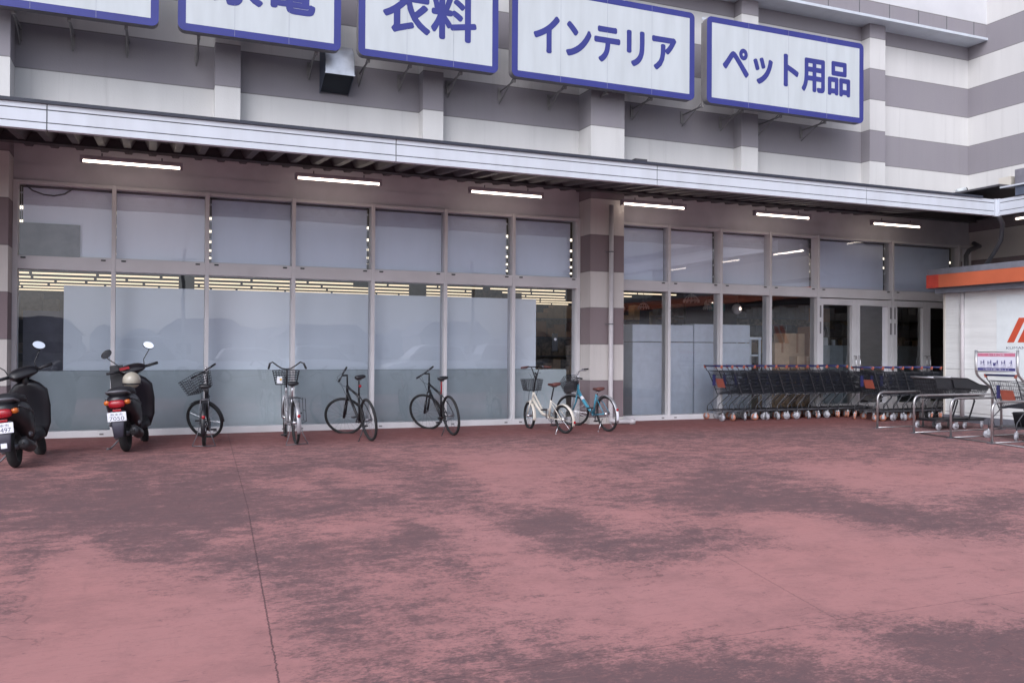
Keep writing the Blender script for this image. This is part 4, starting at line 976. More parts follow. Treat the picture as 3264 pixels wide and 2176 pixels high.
bike('white small-wheeled bicycle with brown saddle and high T-shaped handlebar', 6.82, 13.88, 104, -7,
     dict(R=0.255, wb=1.02, steer=-17, style='step', sag=1.6, frame=M_creamp, seat=0.86, bar=1.06, bars='tbar', baz=0.13, basket=M_wire, bw=0.34, bh=0.20, fender=M_creamp, refa=188, rim=M_chrome, stand='rear', tr=0.024, saddle=M_brownl, grip=M_brownl, twin=True, post=M_black, bbx=0.42, bbz=0.26, stl=0.34, ht=0.16, fr=0.019, crank=-80))
bike('turquoise city bicycle with dark basket, leaning in front of the striped column', 7.72, 13.95, 96, -6,
     dict(R=0.325, wb=1.10, steer=44, style='step', frame=M_turq, seat=0.76, bar=0.98, bars='city', basket=M_wire, bw=0.36, liner=True, fender=M_silver, refa=165, rim=M_chrome, stand='rear', saddle=M_brownl, sticker=True, whitepatch=True, fr=0.021, barm=M_chrome, crank=-60, bell=True))

# ================================================================ SCOOTERS
def scooter(label, x, y, head, lean, steer, plate, extras):
    o = empty('scooter', (x, y, gz(y)), label, 'scooter', R(head), 'scooters parked at the left', R(lean))
    Rw = 0.215; wb = 1.18; ha = 66; S0 = Vector((wb-0.06, 0, Rw)); M, a = steer_matrix(S0, ha, steer)
    body = MB()   # rear cowl under the seat, narrow at the tail
    body.loft([((-0.34, 0, 0.60), (0, 0.05, 0), (0, 0, 0.05), 2.5), ((-0.30, 0, 0.60), (0, 0.12, 0), (0, 0, 0.085), 2.6), ((-0.15, 0, 0.57), (0, 0.165, 0), (0, 0, 0.13), 2.8), ((0.05, 0, 0.53), (0, 0.175, 0), (0, 0, 0.17), 3),
               ((0.28, 0, 0.47), (0, 0.165, 0), (0, 0, 0.21), 3), ((0.44, 0, 0.42), (0, 0.14, 0), (0, 0, 0.22), 3), ((0.50, 0, 0.38), (0, 0.10, 0), (0, 0, 0.17), 3)], 20)
    b = body.build('body', extras['paint'], o)
    fl = MB().loft([((0.40, 0, 0.27), (0, 0.13, 0), (0, 0, 0.06), 4), ((0.60, 0, 0.26), (0, 0.165, 0), (0, 0, 0.05), 4), ((0.80, 0, 0.27), (0, 0.165, 0), (0, 0, 0.05), 4), ((0.90, 0, 0.30), (0, 0.13, 0), (0, 0, 0.06), 4)], 16)
    fl.build('footboard', M_blackp, o)
    sh = MB().loft([((0.93, 0, 0.24), (0, 0.15, 0), (0.05, 0, 0.02), 3), ((0.95, 0, 0.38), (0, 0.205, 0), (0.045, 0, 0.02), 3), ((0.93, 0, 0.58), (0, 0.225, 0), (0.05, 0, 0.02), 3), ((0.90, 0, 0.76), (0, 0.215, 0), (0.055, 0, 0.02), 3), ((0.87, 0, 0.84), (0, 0.14, 0), (0.06, 0, 0.02), 2.6), ((0.86, 0, 0.88), (0, 0.06, 0), (0.05, 0, 0.02), 2.4)], 20)
    sh.build('leg_shield', extras['paint'], o)
    MB().loft([((1.02, 0, 0.30), (0, 0.11, 0), (0.03, 0, 0), 2.4), ((1.06, 0, 0.5), (0, 0.15, 0), (0.06, 0, 0), 2.4), ((1.0, 0, 0.72), (0, 0.13, 0), (0.06, 0, 0), 2.4), ((0.94, 0, 0.84), (0, 0.07, 0), (0.04, 0, 0), 2.4)], 16).build('front_cover', extras['paint'], o)
    se = MB().loft([((-0.28, 0, 0.70), (0, 0.08, 0), (0, 0, 0.03), 2.6), ((-0.22, 0, 0.715), (0, 0.125, 0), (0, 0, 0.05), 2.8), ((-0.02, 0, 0.72), (0, 0.14, 0), (0, 0, 0.06), 2.8), ((0.2, 0, 0.70), (0, 0.13, 0), (0, 0, 0.06), 2.6), ((0.38, 0, 0.68), (0, 0.10, 0), (0, 0, 0.045), 2.4), ((0.44, 0, 0.665), (0, 0.06, 0), (0, 0, 0.02), 2.2)], 18)
    se.build('seat', M_blackp, o)
    MB().tube([(-0.14, 0.13, 0.69), (-0.30, 0.12, 0.72), (-0.37, 0.06, 0.725), (-0.37, -0.06, 0.725), (-0.30, -0.12, 0.72), (-0.14, -0.13, 0.69)], 0.013, n=8).build('grab_rail', M_grey, o)
    for s in (-1, 1):
        MB().tube([(-0.24, 0.150*s, 0.645), (0.0, 0.178*s, 0.60), (0.25, 0.172*s, 0.56), (0.43, 0.14*s, 0.52)], 0.005, n=5).build('side_trim', M_grey, o)
        MB().loft([((0.05, 0.165*s, 0.33), (0.06, 0, 0), (0, 0, 0.03), 2.5), ((0.05, 0.185*s, 0.33), (0.05, 0, 0), (0, 0, 0.022), 2.5)], 12).build('vent_cover', M_grey, o)
    # tail light cluster
    MB().loft([((-0.30, 0, 0.585), (0, 0.105, 0), (0, 0, 0.05), 3), ((-0.36, 0, 0.58), (0, 0.092, 0), (0, 0, 0.045), 3), ((-0.378, 0, 0.578), (0, 0.06, 0), (0, 0, 0.028), 2.5)], 16).build('tail_light', M_red, o)
    for s in (-1, 1):
        MB().loft([((-0.27, 0.115*s, 0.60), (0, 0.042, 0), (0, 0, 0.032), 2.5), ((-0.325, 0.118*s, 0.598), (0, 0.032, 0), (0, 0, 0.024), 2.5)], 12).build('indicator', M_orange_l, o)
    MB().box((-0.352, -0.05, 0.495), (-0.34, 0.05, 0.522)).build('reflector', M_red, o, 0.004)
    rf = MB().loft([((-0.33, 0, 0.50), (0, 0.085, 0), (0.012, 0, 0.0), 3), ((-0.36, 0, 0.36), (0, 0.075, 0), (0.012, 0, 0.0), 3), ((-0.37, 0, 0.20), (0, 0.055, 0), (0.012, 0, 0), 3)], 14)
    rf.build('rear_mudguard', mat('mudguard_grey', (0.06, 0.06, 0.085), 0.5) if 'mudguard_grey' not in bpy.data.materials else bpy.data.materials['mudguard_grey'], o)
    p = MB().box((-0.386, -0.11, 0.385), (-0.38, 0.11, 0.49)); po = p.build('number_plate', M_plate, o, 0.02)
    for (body_, rect) in ((plate[0], (-0.07, 0.07, 0.448, 0.478)), (plate[1], (-0.085, 0.085, 0.395, 0.44))):
        text_obj(body_, rect, -0.3872, M_plate_t, po, 'plate_text', 0.0, plane='yz')
    if extras.get('sticker'): MB().box((-0.386, -0.03, 0.235), (-0.381, 0.03, 0.285)).build('sticker', M_plate, o)
    # wheels, engine, exhaust
    def fat(c, MM, nm='wheel'):
        w = MB(MM).torus(c, (0, 1, 0), 0.135, 0.012, 28, 6, 2.5)
        for k in range(5): w.tube([Vector(c), Vector(c)+Vector((0.13*math.cos(k*1.2566), 0, 0.13*math.sin(k*1.2566)))], 0.012, n=5)
        w.tube([Vector(c)-Vector((0, 0.05, 0)), Vector(c)+Vector((0, 0.05, 0))], 0.03, n=10)
        q = w.build(nm, M_grey, o); MB(MM).torus(c, (0, 1, 0), 0.165, 0.05, 36, 12).build('tyre', M_rubber, q)
    fat((0, 0, Rw), None); fat((wb, 0, Rw), M)
    MB().loft([((-0.02, 0.10, 0.22), (0, 0.035, 0), (0, 0, 0.07), 2.6), ((0.2, 0.11, 0.25), (0, 0.05, 0), (0, 0, 0.09), 2.8), ((0.40, 0.09, 0.26), (0, 0.05, 0), (0, 0, 0.08), 2.8)], 14).box((0.2, -0.09, 0.17), (0.42, 0.06, 0.34)).build('engine', M_grey, o)
    MB().tube([(0.35, -0.08, 0.2), (0.15, -0.13, 0.17), (0.05, -0.15, 0.2)], 0.02, n=8).tube([(0.12, -0.15, 0.19), (0.05, -0.155, 0.2), (-0.22, -0.16, 0.25), (-0.27, -0.16, 0.26)], [0.04, 0.062, 0.062, 0.045], n=16).tube([(-0.26, -0.16, 0.26), (-0.29, -0.16, 0.265)], 0.015, n=8).build('exhaust', mat('exhaust_dark', (0.05, 0.05, 0.055), 0.4, metal=0.6) if 'exhaust_dark' not in bpy.data.materials else bpy.data.materials['exhaust_dark'], o)
    k = MB()
    for s in (-1, 1): k.tube([crown_ for crown_ in (S0+a*0.32+Vector((0, 0.06*s, 0)), Vector((wb-0.02, 0.075*s, Rw+0.02)), Vector((wb, 0.075*s, Rw)))], 0.016, n=8)
    k2 = MB(M); k2.v, k2.f, k2.sm = [M @ v for v in k.v], k.f, k.sm; k2.build('fork', M_grey, o)
    MB(M).arcstrip((wb, 0, Rw), 0.235, 20, 175, 0.13, 0.004, 18).build('front_mudguard', extras['paint'], o)
    # head: handlebar cover, grips, mirrors
    top = S0+a*0.80
    hc = MB(M).loft([(top+Vector((-0.08, 0, -0.01)), (0, 0.13, 0), (0, 0, 0.02), 2.4), (top+Vector((-0.03, 0, 0.02)), (0, 0.17, 0), (0, 0, 0.055), 2.4), (top+Vector((0.05, 0, 0.02)), (0, 0.16, 0), (0, 0, 0.07), 2.4), (top+Vector((0.12, 0, -0.01)), (0, 0.10, 0), (0, 0, 0.06), 2.2), (top+Vector((0.15, 0, -0.02)), (0, 0.05, 0), (0, 0, 0.03), 2)], 18)
    hc.tube([top-a*0.22, top], 0.035, n=12)
    ho = hc.build('handlebar_cover', extras['paint'], o)
    MB(M).ell(top+Vector((0.12, 0, -0.01)), (0.05, 0.07, 0.045), 14, 8).build('headlight', M_plate, ho)
    for s in (-1, 1):
        MB(M).tube([top+Vector((0.0, 0.15*s, 0.02)), top+Vector((-0.02, 0.33*s, 0.03))], 0.018, n=10).build('grip', M_blackp, ho)
        MB(M).tube([top+Vector((0.02, 0.17*s, 0.02)), top+Vector((0.06, 0.22*s, 0.01)), top+Vector((0.05, 0.33*s, 0.02))], 0.006, n=6).build('brake_lever', M_chrome, ho)
        # mirror glass faces backwards and a little up towards the open sky
        base = top+Vector((0.02, 0.16*s, 0.05)); mc = top+Vector((0.05, 0.27*s, 0.27))
        st_ = MB(M).tube([base, base+Vector((0.03, 0.01*s, 0.06)), base.lerp(mc, 0.6)+Vector((0.02, 0.01*s, 0)), mc-Vector((0, 0, 0.05))], 0.006, n=6)
        so = st_.build('mirror_stalk', M_black, ho)
        rot = Matrix.Rotation(R(-20 if s > 0 else 9), 3, 'Y') @ Matrix.Rotation(R(-28*s), 3, 'X')
        MB(M).ell(mc, (0.022, 0.075, 0.048), 18, 10, rot).build('mirror', M_black, so)
        gl = MB(M); n = 24; nrm = rot @ Vector((-1, 0, 0)); u = rot @ Vector((0, 0.068, 0)); v = rot @ Vector((0, 0, 0.042)); gc = mc+nrm*0.0225
        gl.add([gc+u*math.cos(2*math.pi*i/n)+v*math.sin(2*math.pi*i/n) for i in range(n)], [tuple(range(n))])
        gl.build('mirror_glass', M_mirror, so)
    # side stand
    o.scale = (1.04, 1.12, 1.20)
    t = math.tan(R(-lean))*1.03; MB().tube([(0.30, 0.10, 0.16), (0.22, 0.24, 0.24*t*0.9+0.012)], 0.010, n=6).tube([(0.22, 0.24, 0.24*t+0.01), (0.18, 0.27, 0.27*t+0.008)], 0.014, n=6).build('side_stand', M_grey, o)
    if extras.get('screen'):
        MB().prism([(0.80, 0.72), (0.83, 1.02), (0.86, 1.03), (0.845, 0.70)], 0.13, 0.30, 'y').build('leg_cover', M_blackp, o, 0.01)
        MB(M).box((top.x-0.10, 0.05, top.z+0.03), (top.x-0.09, 0.17, top.z+0.065)).build('red_sticker', M_red, ho)
    return o
scooter('black scooter at the left edge with lit-looking red tail lamp and number plate', -1.50, 12.45, 83, -6, 30, ('熊本市', '74497'), dict(paint=M_black, sticker=True))['label'] = 'black scooter cut off by the left edge, a white sticker on its mudguard'
scooter('second black scooter, with a cream helmet behind its handlebar', -0.26, 13.62, 79, -5, 20, ('熊本市', '7050'), dict(paint=mat('dark_paint', (0.010, 0.008, 0.013), 0.35), screen=True))
hl = empty('helmet', (-0.21, 14.05, 0.865), 'cream helmet resting on the seat front of the second scooter', 'helmet', R(100))
MB().ell((0, 0, 0.10), (0.14, 0.125, 0.125), 22, 14).build('shell', mat('helmet_cream', (0.46, 0.43, 0.36), 0.25, dirt=(0.3, 0.25, 0.2), dirtamt=0.5, scale=9), hl)
MB().torus((0, 0, 0.05), (0, 0, 1), 0.125, 0.012, 28, 6).build('trim', M_blackp, hl)

# ================================================================ TROLLEYS
M_cartf = mat('cart_frame', (0.075, 0.078, 0.09), 0.4, metal=0.3)
M_wirec = mat('wire_coated', (0.034, 0.037, 0.048), 0.5)
def trolley(label, x, y, rz=0.0, group='wire trolleys nested in a row by the window', flap=True, wheelm=None):
    wheelm = wheelm or M_orange_w
    o = empty('shopping_trolley', (x, y, gz(y)), label, 'trolley', rz, group)
    hw = 0.29; HZ = 1.13
    MB().tube([(0, -hw, HZ), (0, hw, HZ)], 0.019, n=10).build('handle', M_blue_h, o)
    for s in (-1, 1): MB().tube([(0, s*hw, HZ), (0, s*(hw+0.03), HZ)], 0.021, n=10).box((-0.018, s*hw-0.018, HZ-0.045), (0.022, s*hw+0.018, HZ-0.004)).build('handle_cap', M_orange, o, 0.006)
    b = MB(); zt, zt2, zb, zb2 = 1.03, 0.96, 0.55, 0.62
    A = [(0.08, -0.275, zt), (0.92, -0.22, zt2), (0.92, 0.22, zt2), (0.08, 0.275, zt)]
    Bq = [(0.27, -0.235, zb), (0.86, -0.19, zb2), (0.86, 0.19, zb2), (0.27, 0.235, zb)]
    wire_panel(b, Bq[0], Bq[1], A[1], A[0], 30, 6, 0.0036, 3); wire_panel(b, Bq[3], Bq[2], A[2], A[3], 30, 6, 0.0036, 3)
    wire_panel(b, Bq[1], Bq[2], A[2], A[1], 16, 6, 0.0034, 3); wire_panel(b, Bq[0], Bq[3], A[3], A[0], 14, 5, 0.0030, 3); wire_panel(b, Bq[0], Bq[1], Bq[2], Bq[3], 22, 10, 0.0034, 3)
    b.tube(A, 0.006, n=6, closed=True); b.tube(Bq, 0.005, n=6, closed=True)
    b.build('basket', M_wirec, o)
    f = MB()
    for s in (-1, 1):
        f.tube([(0, s*hw, HZ), (0.03, s*0.285, 1.05), (0.08, s*0.275, 1.0), (0.28, s*0.245, 0.53), (0.30, s*0.245, 0.50), (0.07, s*0.27, 0.31), (0.05, s*0.275, 0.27), (0.05, s*0.275, 0.165)], 0.010, n=6)
        f.tube([(0.05, s*0.275, 0.20), (0.35, s*0.26, 0.20), (0.95, s*0.19, 0.17)], 0.011, n=6)
        f.tube([(0.28, s*0.24, 0.52), (0.80, s*0.20, 0.57)], 0.010, n=6)
        f.tube([(0.13, s*0.27, 0.36), (0.20, s*0.26, 0.20)], 0.006, n=5)
    f.tube([(0.95, -0.19, 0.17), (0.95, 0.19, 0.17)], 0.011, n=6).tube([(0.05, -0.275, 0.20), (0.05, 0.275, 0.20)], 0.009, n=6).tube([(0.5, -0.24, 0.195), (0.5, 0.24, 0.195)], 0.006, n=5)
    f.build('frame', M_cartf, o)
    MB().box((0.16, -0.235, 0.205), (0.90, 0.235, 0.22)).build('lower_shelf', M_steel_d, o)
    for (cx, cy) in ((0.05, -0.275), (0.05, 0.275), (0.90, -0.19), (0.90, 0.19)):
        w = MB(); w.tube([(-0.02, -0.016, 0.070), (-0.02, 0.016, 0.070)], 0.070, n=22); c_ = w.build('caster_wheel', wheelm, o)
        c_.location = (cx, cy, 0)
        MB().tube([(-0.02, -0.018, 0.070), (-0.02, 0.018, 0.070)], 0.038, n=14).build('wheel_hub', M_pale_w, c_)
        MB().box((-0.03, -0.024, 0.055), (0.012, -0.018, 0.14)).box((-0.03, 0.018, 0.055), (0.012, 0.024, 0.14)).box((-0.028, -0.024, 0.135), (0.022, 0.024, 0.145)).tube([(0, 0, 0.14), (0, 0, 0.17)], 0.012, n=8).build('fork', M_galv, c_)
    if flap:
        MB().prism([(0.145, 0.86), (0.215, 0.68), (0.223, 0.685), (0.155, 0.865)], -0.13, 0.13, 'y').build('seat_flap', M_orange, o)
    MB().box((0.085, 0.12, 0.72), (0.15, 0.145, 0.95)).build('blue_hinge', M_blue_h, o)
    return o
t0 = trolley('x', 10.90, 15.22)
NW = ['first','second','third','fourth','fifth','sixth','seventh','eighth','ninth','tenth','eleventh','twelfth','thirteenth']
def retag(o, lab, keep=False):
    o['label'] = lab
    for ch in list(o.children):
        if ch.name.startswith('seat_flap') and not keep: bpy.data.objects.remove(ch); continue
        if ch.name.startswith('caster_wheel') and random.random() < 0.42:
            ch.material_slots[0].link = 'OBJECT'; ch.material_slots[0].material = M_pale_w
    for ch in o.children:
        if ch.name.startswith('caster_wheel'): ch.rotation_euler = (0, 0, random.uniform(-2.4, 2.4))
row1 = [t0]+[copy_tree(t0) for i in range(21)]
for i in range(13):
    o = row1[i]
    o.location = (10.90+0.277*i, 15.22+0.012*math.sin(i*2.1), gz(15.2)); o.rotation_euler = (0, 0, R(random.uniform(-1.6, 1.6))); retag(o, '%s trolley from the left in the long nested row by the window' % NW[i] if i else 'leftmost trolley of the long nested row by the window, its orange flap showing', i == 0)
for i in range(8):
    o = row1[13+i]; o.location = (14.06+0.277*i, 14.31, gz(14.31)); o.rotation_euler = (0, 0, R(random.uniform(-1.6, 1.6))); o['group'] = 'wire trolleys nested in a second row'
    retag(o, '%s trolley from the left in the shorter row standing in front of the long one' % NW[i] if i else 'leftmost trolley of the shorter front row, orange flap facing out beside the first rail', i == 0)
# trolley in the third lane
t2 = row1[21]; t2.location = (13.90, 10.92, gz(10.92)); t2['group'] = 'wire trolleys between the steel rails'
retag(t2, 'single wire trolley under the notice board between the steel rails', True)
for ch in t2.children:
    if ch.name.startswith('caster_wheel'): ch.rotation_euler = (0, 0, random.uniform(-0.6, 0.6))
bk = empty('shopping_basket', (14.42, 10.80, gz(10.9)+0.222), 'black plastic shopping basket lying on the lower shelf of the single trolley', 'basket')
MB().loft([((0, 0, 0.0), (0.17, 0, 0), (0, 0.12, 0), 8), ((0, 0, 0.22), (0.21, 0, 0), (0, 0.15, 0), 8), ((0, 0, 0.24), (0.225, 0, 0), (0, 0.165, 0), 8)], 24).build('basket_body', M_blackp, bk)
MB().tube([(-0.2, 0, 0.24), (-0.2, 0.12, 0.25), (0.2, 0.12, 0.25), (0.2, 0, 0.24)], 0.006, n=6).build('basket_handle', M_blackp, bk)
# black plastic trolleys with wedge shaped baskets
def black_trolley(label, x, y):
    o = empty('plastic_trolley', (x, y, gz(y)), label, 'trolley', 0, 'black plastic trolleys between the first two rails')
    side = [(0.0, 1.00), (0.42, 0.985), (0.60, 0.93), (0.80, 0.86), (1.12, 0.82), (1.12, 0.72), (0.95, 0.63), (0.62, 0.60), (0.14, 0.60), (0.06, 0.80)]
    b = MB()
    def P(p, s, ins=0.0):
        x_, z_ = p; w = 0.27-0.075*max(0, x_-0.2); return (x_, s*(w-ins-(0.98-z_)*0.06), z_)
    # slotted side walls: solid band over a lattice
    for s in (-1, 1):
        b.add([P(side[0], s), P(side[1], s), P((0.42, 0.80), s), P((0.07, 0.80), s)], [(0, 1, 2, 3)])
        b.add([P(side[1], s), P(side[2], s), P(side[3], s), P((0.80, 0.74), s), P((0.42, 0.80), s)], [(0, 1, 2, 3, 4)])
        b.add([P(side[3], s), P(side[4], s), P((1.05, 0.745), s), P((0.80, 0.74), s)], [(0, 1, 2, 3)])
        wire_panel(b, P((0.14, 0.60), s), P((0.95, 0.62), s), P((1.05, 0.76), s), P((0.07, 0.81), s), 26, 4, 0.005, 4)
    wire_panel(b, P((0.95, 0.63), -1), P((0.95, 0.63), 1), P((1.12, 0.82), 1), P((1.12, 0.82), -1), 9, 5, 0.005, 4)
    wire_panel(b, P((0.14, 0.60), -1), P((0.95, 0.62), -1), P((0.95, 0.62), 1), P((0.14, 0.60), 1), 14, 9, 0.005, 4)
    wire_panel(b, P((0.14, 0.60), -1), P((0.14, 0.60), 1), P((0.02, 0.98), 1), P((0.02, 0.98), -1), 9, 5, 0.005, 4)
    b.tube([P(q, -1) for q in side[:5]]+[P(q, 1) for q in reversed(side[:5])], 0.012, n=6, closed=True)
    b.build('basket', M_blackp, o)
    for s in (-1, 1): pass
    MB().tube([(-0.03, -0.27, 1.01), (-0.03, 0.27, 1.01)], 0.017, n=10).tube([(0, 0.25, 0.99), (0.40, 0.24, 0.975)], 0.012, n=8).tube([(0, -0.25, 0.99), (0.40, -0.24, 0.975)], 0.012, n=8).build('handle', M_silver, o)
    f = MB()
    for s in (-1, 1):
        f.tube([(0.62, 0.22*s, 0.60), (0.66, 0.22*s, 0.55), (0.60, 0.22*s, 0.40), (0.50, 0.22*s, 0.18)], 0.016, n=8)
        f.tube([(0.12, 0.25*s, 0.17), (0.95, 0.19*s, 0.16)], 0.014, n=6)
    f.tube([(0.95, -0.19, 0.16), (0.95, 0.19, 0.16)], 0.014, n=6).tube([(0.12, -0.25, 0.17), (0.12, 0.25, 0.17)], 0.014, n=6)
    f.build('frame', M_blackp, o)
    MB().prism([(0.1, 0.185), (0.98, 0.175), (1.04, 0.19), (0.98, 0.20), (0.1, 0.205)], -0.2, 0.2, 'y').build('lower_shelf', M_blackp, o)
    for (cx, cy) in ((0.14, -0.25), (0.14, 0.25), (0.90, -0.19), (0.90, 0.19)):
        c_ = MB().tube([(-0.02, -0.014, 0.0625), (-0.02, 0.014, 0.0625)], 0.0625, n=20).build('caster_wheel', M_pale_w, o)
        c_.location = (cx, cy, 0); c_.rotation_euler = (0, 0, random.uniform(-0.7, 0.7))
        MB().tube([(-0.02, -0.016, 0.0625), (-0.02, 0.016, 0.0625)], 0.026, n=14).build('wheel_hub', M_grey, c_)
        MB().box((-0.03, -0.024, 0.055), (0.012, -0.018, 0.14)).box((-0.03, 0.018, 0.055), (0.012, 0.024, 0.14)).box((-0.028, -0.024, 0.135), (0.022, 0.024, 0.145)).build('fork', M_galv, c_)
    return o
black_trolley('black plastic trolley with pale wheels at the back, nested behind the other black one', 13.92, 12.60)
black_trolley('front black plastic trolley, its pointed basket reaching towards the kiosk wall', 14.38, 12.60)

# ---------------------------------------------------------------- steel rails of the trolley bay
for i, (y, L_) in enumerate(((13.02, 1.2), (12.14, 2.3), (11.33, 2.4), (10.51, 2.4))):
    g0 = gz(y)
    o = empty('trolley_rail', (13.18, y, g0), 'stainless steel hoop rail of the trolley bay, %s' % ('farthest from the camera', 'second from the back', 'third from the back', 'nearest to the camera')[i], 'rail', 0, 'hoop rails of the trolley bay')
    h = 0.70; pts = [(0, 0, 0.0), (0, 0, h-0.14)]
    for k in range(1, 7): an = R(180-15*k); pts.append((0.14+0.14*math.cos(an), 0, h-0.14+0.14*math.sin(an)))
    pts += [(L_-0.14, 0, h)]
    for k in range(1, 7): an = R(90-15*k); pts.append((L_-0.14+0.14*math.cos(an), 0, h-0.14+0.14*math.sin(an)))
    pts += [(L_, 0, 0.0)]
    MB().tube(pts, 0.0215, n=14).build('hoop', M_steel, o)
    MB().tube([(0, 0, 0.012), (L_, 0, 0.012)], 0.012, n=6).build('ground_bar', M_steel, o)
    for x_ in (0, L_): MB().box((x_-0.07, -0.05, 0.001), (x_+0.07, 0.05, 0.010)).tube([(x_-0.05, -0.03, 0.008), (x_-0.05, -0.03, 0.02)], 0.008, n=6).tube([(x_+0.05, 0.03, 0.008), (x_+0.05, 0.03, 0.02)], 0.008, n=6).build('base_plate', M_grey, o)
fb = MB().tube([(13.20, 12.0, gz(12.0)+0.014), (13.18, 9.2, gz(9.2)+0.014)], 0.013, n=6)
tag(fb.build('floor_bar', M_steel), 'thin steel bar on the ground joining the feet of the hoop rails', 'bar')
# notice board over the third lane, facing the forecourt (-X)
nb = empty('notice_board', (13.80, 10.92, gz(10.92)), 'cart rules notice with pink header on bent steel posts over the trolley bay', 'notice')
HB = 1.575
for s in (-1, 1):
    MB().tube([(0.42, 0.41*s, 0), (0.42, 0.41*s, 0.78), (0.40, 0.41*s, 0.86), (0.33, 0.41*s, 0.93), (0.10, 0.41*s, 1.07), (0.03, 0.41*s, 1.13), (0, 0.41*s, 1.21), (0, 0.41*s, HB)], 0.0215, n=12).build('post', M_steel, nb)
MB().tube([(0, -0.41, HB-0.035), (0, 0.41, HB-0.035)], 0.008, n=6).tube([(0, -0.41, HB-0.38), (0, 0.41, HB-0.38)], 0.008, n=6).build('cross_bar', M_steel, nb)
bd = MB().box((-0.006, -0.375, HB-0.37), (0.006, 0.375, HB-0.05)).build('panel', M_notice, nb)
MB().add([(-0.008, -0.37, HB-0.115), (-0.008, 0.37, HB-0.115), (-0.008, 0.37, HB-0.055), (-0.008, -0.37, HB-0.055)], [(0, 1, 2, 3)]).build('pink_header', M_pink, bd)
MB().add([(-0.008, -0.37, HB-0.365), (-0.008, 0.37, HB-0.365), (-0.008, 0.37, HB-0.315), (-0.008, -0.37, HB-0.315)], [(0, 1, 2, 3)]).build('navy_footer', M_navy, bd)
text_obj('カートのご利用', (-0.16, 0.16, HB-0.103, HB-0.070), -0.0092, M_notice, bd, 'header_text', 0.0, plane='yz')
text_obj('ご協力お願い致します', (-0.26, 0.26, HB-0.355, HB-0.327), -0.0092, M_notice, bd, 'footer_text', 0.0, plane='yz')
for k, yc in enumerate((0.27, 0.13, 0.0, -0.14, -0.27)):
    g = MB(); zc = HB-0.235
    def fig(cy, s=1.0, push=1):
        g.add([(-0.0082, cy+0.013*s*math.cos(i*math.pi/5), zc+0.045*s+0.013*s*math.sin(i*math.pi/5)) for i in range(10)], [tuple(range(10))])
        g.add([(-0.0082, cy-0.012*s, zc-0.0), (-0.0082, cy+0.012*s, zc-0.0), (-0.0082, cy+0.014*s, zc+0.03*s), (-0.0082, cy-0.014*s, zc+0.03*s)], [(0, 1, 2, 3)])
        for q in (-1, 1): g.add([(-0.0082, cy+q*0.004*s, zc), (-0.0082, cy+q*0.012*s, zc), (-0.0082, cy+q*0.018*s, zc-0.042*s), (-0.0082, cy+q*0.008*s, zc-0.042*s)], [(0, 1, 2, 3)])
        g.add([(-0.0082, cy+push*0.012*s, zc+0.024*s), (-0.0082, cy+push*0.04*s, zc+0.012*s), (-0.0082, cy+push*0.04*s, zc+0.004*s), (-0.0082, cy+push*0.012*s, zc+0.014*s)], [(0, 1, 2, 3)])
    fig(yc-0.025)
    if k == 2: g.add([(-0.0083, yc+0.065, zc+0.01), (-0.0083, yc+0.0, zc+0.01), (-0.0083, yc+0.01, zc-0.045), (-0.0083, yc+0.055, zc-0.045)], [(0, 1, 2, 3)])
    elif k < 4: fig(yc+0.03, 0.75, -1)
    for r_ in range(2): g.add([(-0.0082, yc-0.05, zc-0.058-r_*0.010), (-0.0082, yc+0.05, zc-0.058-r_*0.010), (-0.0082, yc+0.05, zc-0.061-r_*0.010), (-0.0082, yc-0.05, zc-0.061-r_*0.010)], [(0, 1, 2, 3)])
    g.build('pictogram', M_navy, bd)
# wheelchair at the right edge, mostly outside the frame
wc = empty('wheelchair', (14.05, 9.95, gz(9.95)), 'dark wheelchair at the right edge, only its small front wheel in view', 'wheelchair', R(182))
for s in (-1, 1):
    w = MB().torus((0, 0.28*s, 0.29), (0, 1, 0), 0.275, 0.014, 40, 8)
    for k in range(16): w.tube([(0, 0.28*s, 0.29), (0.27*math.cos(k*0.3927), 0.28*s, 0.29+0.27*math.sin(k*0.3927))], 0.002, n=3)
    wo = w.build('drive_wheel', M_pale_w, wc); MB().torus((0, 0.31*s, 0.29), (0, 1, 0), 0.25, 0.009, 36, 6).build('hand_rim', M_chrome, wo)
    c_ = MB().torus((0.43, 0.22*s, 0.085), (0, 1, 0), 0.065, 0.018, 26, 8).tube([(0.43, 0.22*s-0.02, 0.085), (0.43, 0.22*s+0.02, 0.085)], 0.03, n=10).build('front_wheel', M_pale_w, wc)
    MB().tube([(0.43, 0.22*s-0.03, 0.085), (0.42, 0.22*s-0.03, 0.17), (0.40, 0.22*s, 0.19), (0.40, 0.22*s, 0.30)], 0.010, n=6).build('fork', M_chrome, c_)
    MB().tube([(-0.12, 0.23*s, 0.92), (-0.05, 0.23*s, 0.88), (0.0, 0.23*s, 0.45), (0.02, 0.23*s, 0.28), (0.40, 0.23*s, 0.25), (0.42, 0.23*s, 0.46), (0.0, 0.23*s, 0.46)], 0.012, n=8).tube([(0.40, 0.23*s, 0.46), (0.52, 0.20*s, 0.2), (0.56, 0.18*s, 0.10)], 0.011, n=8).build('side_frame', M_blue_h, wc)
    MB().box((0.50, 0.05*s if s > 0 else -0.2, 0.09), (0.64, 0.2 if s > 0 else -0.05, 0.105)).build('foot_rest', M_blackp, wc)
    MB().tube([(-0.20, 0.23*s, 0.93), (-0.10, 0.23*s, 0.92)], 0.017, n=8).build('push_grip', M_blackp, wc)
MB().box((0.0, -0.22, 0.45), (0.42, 0.22, 0.475)).build('seat', M_blackp, wc, 0.01)
MB().box((-0.05, -0.22, 0.5), (-0.03, 0.22, 0.86)).build('backrest', M_blackp, wc, 0.008)

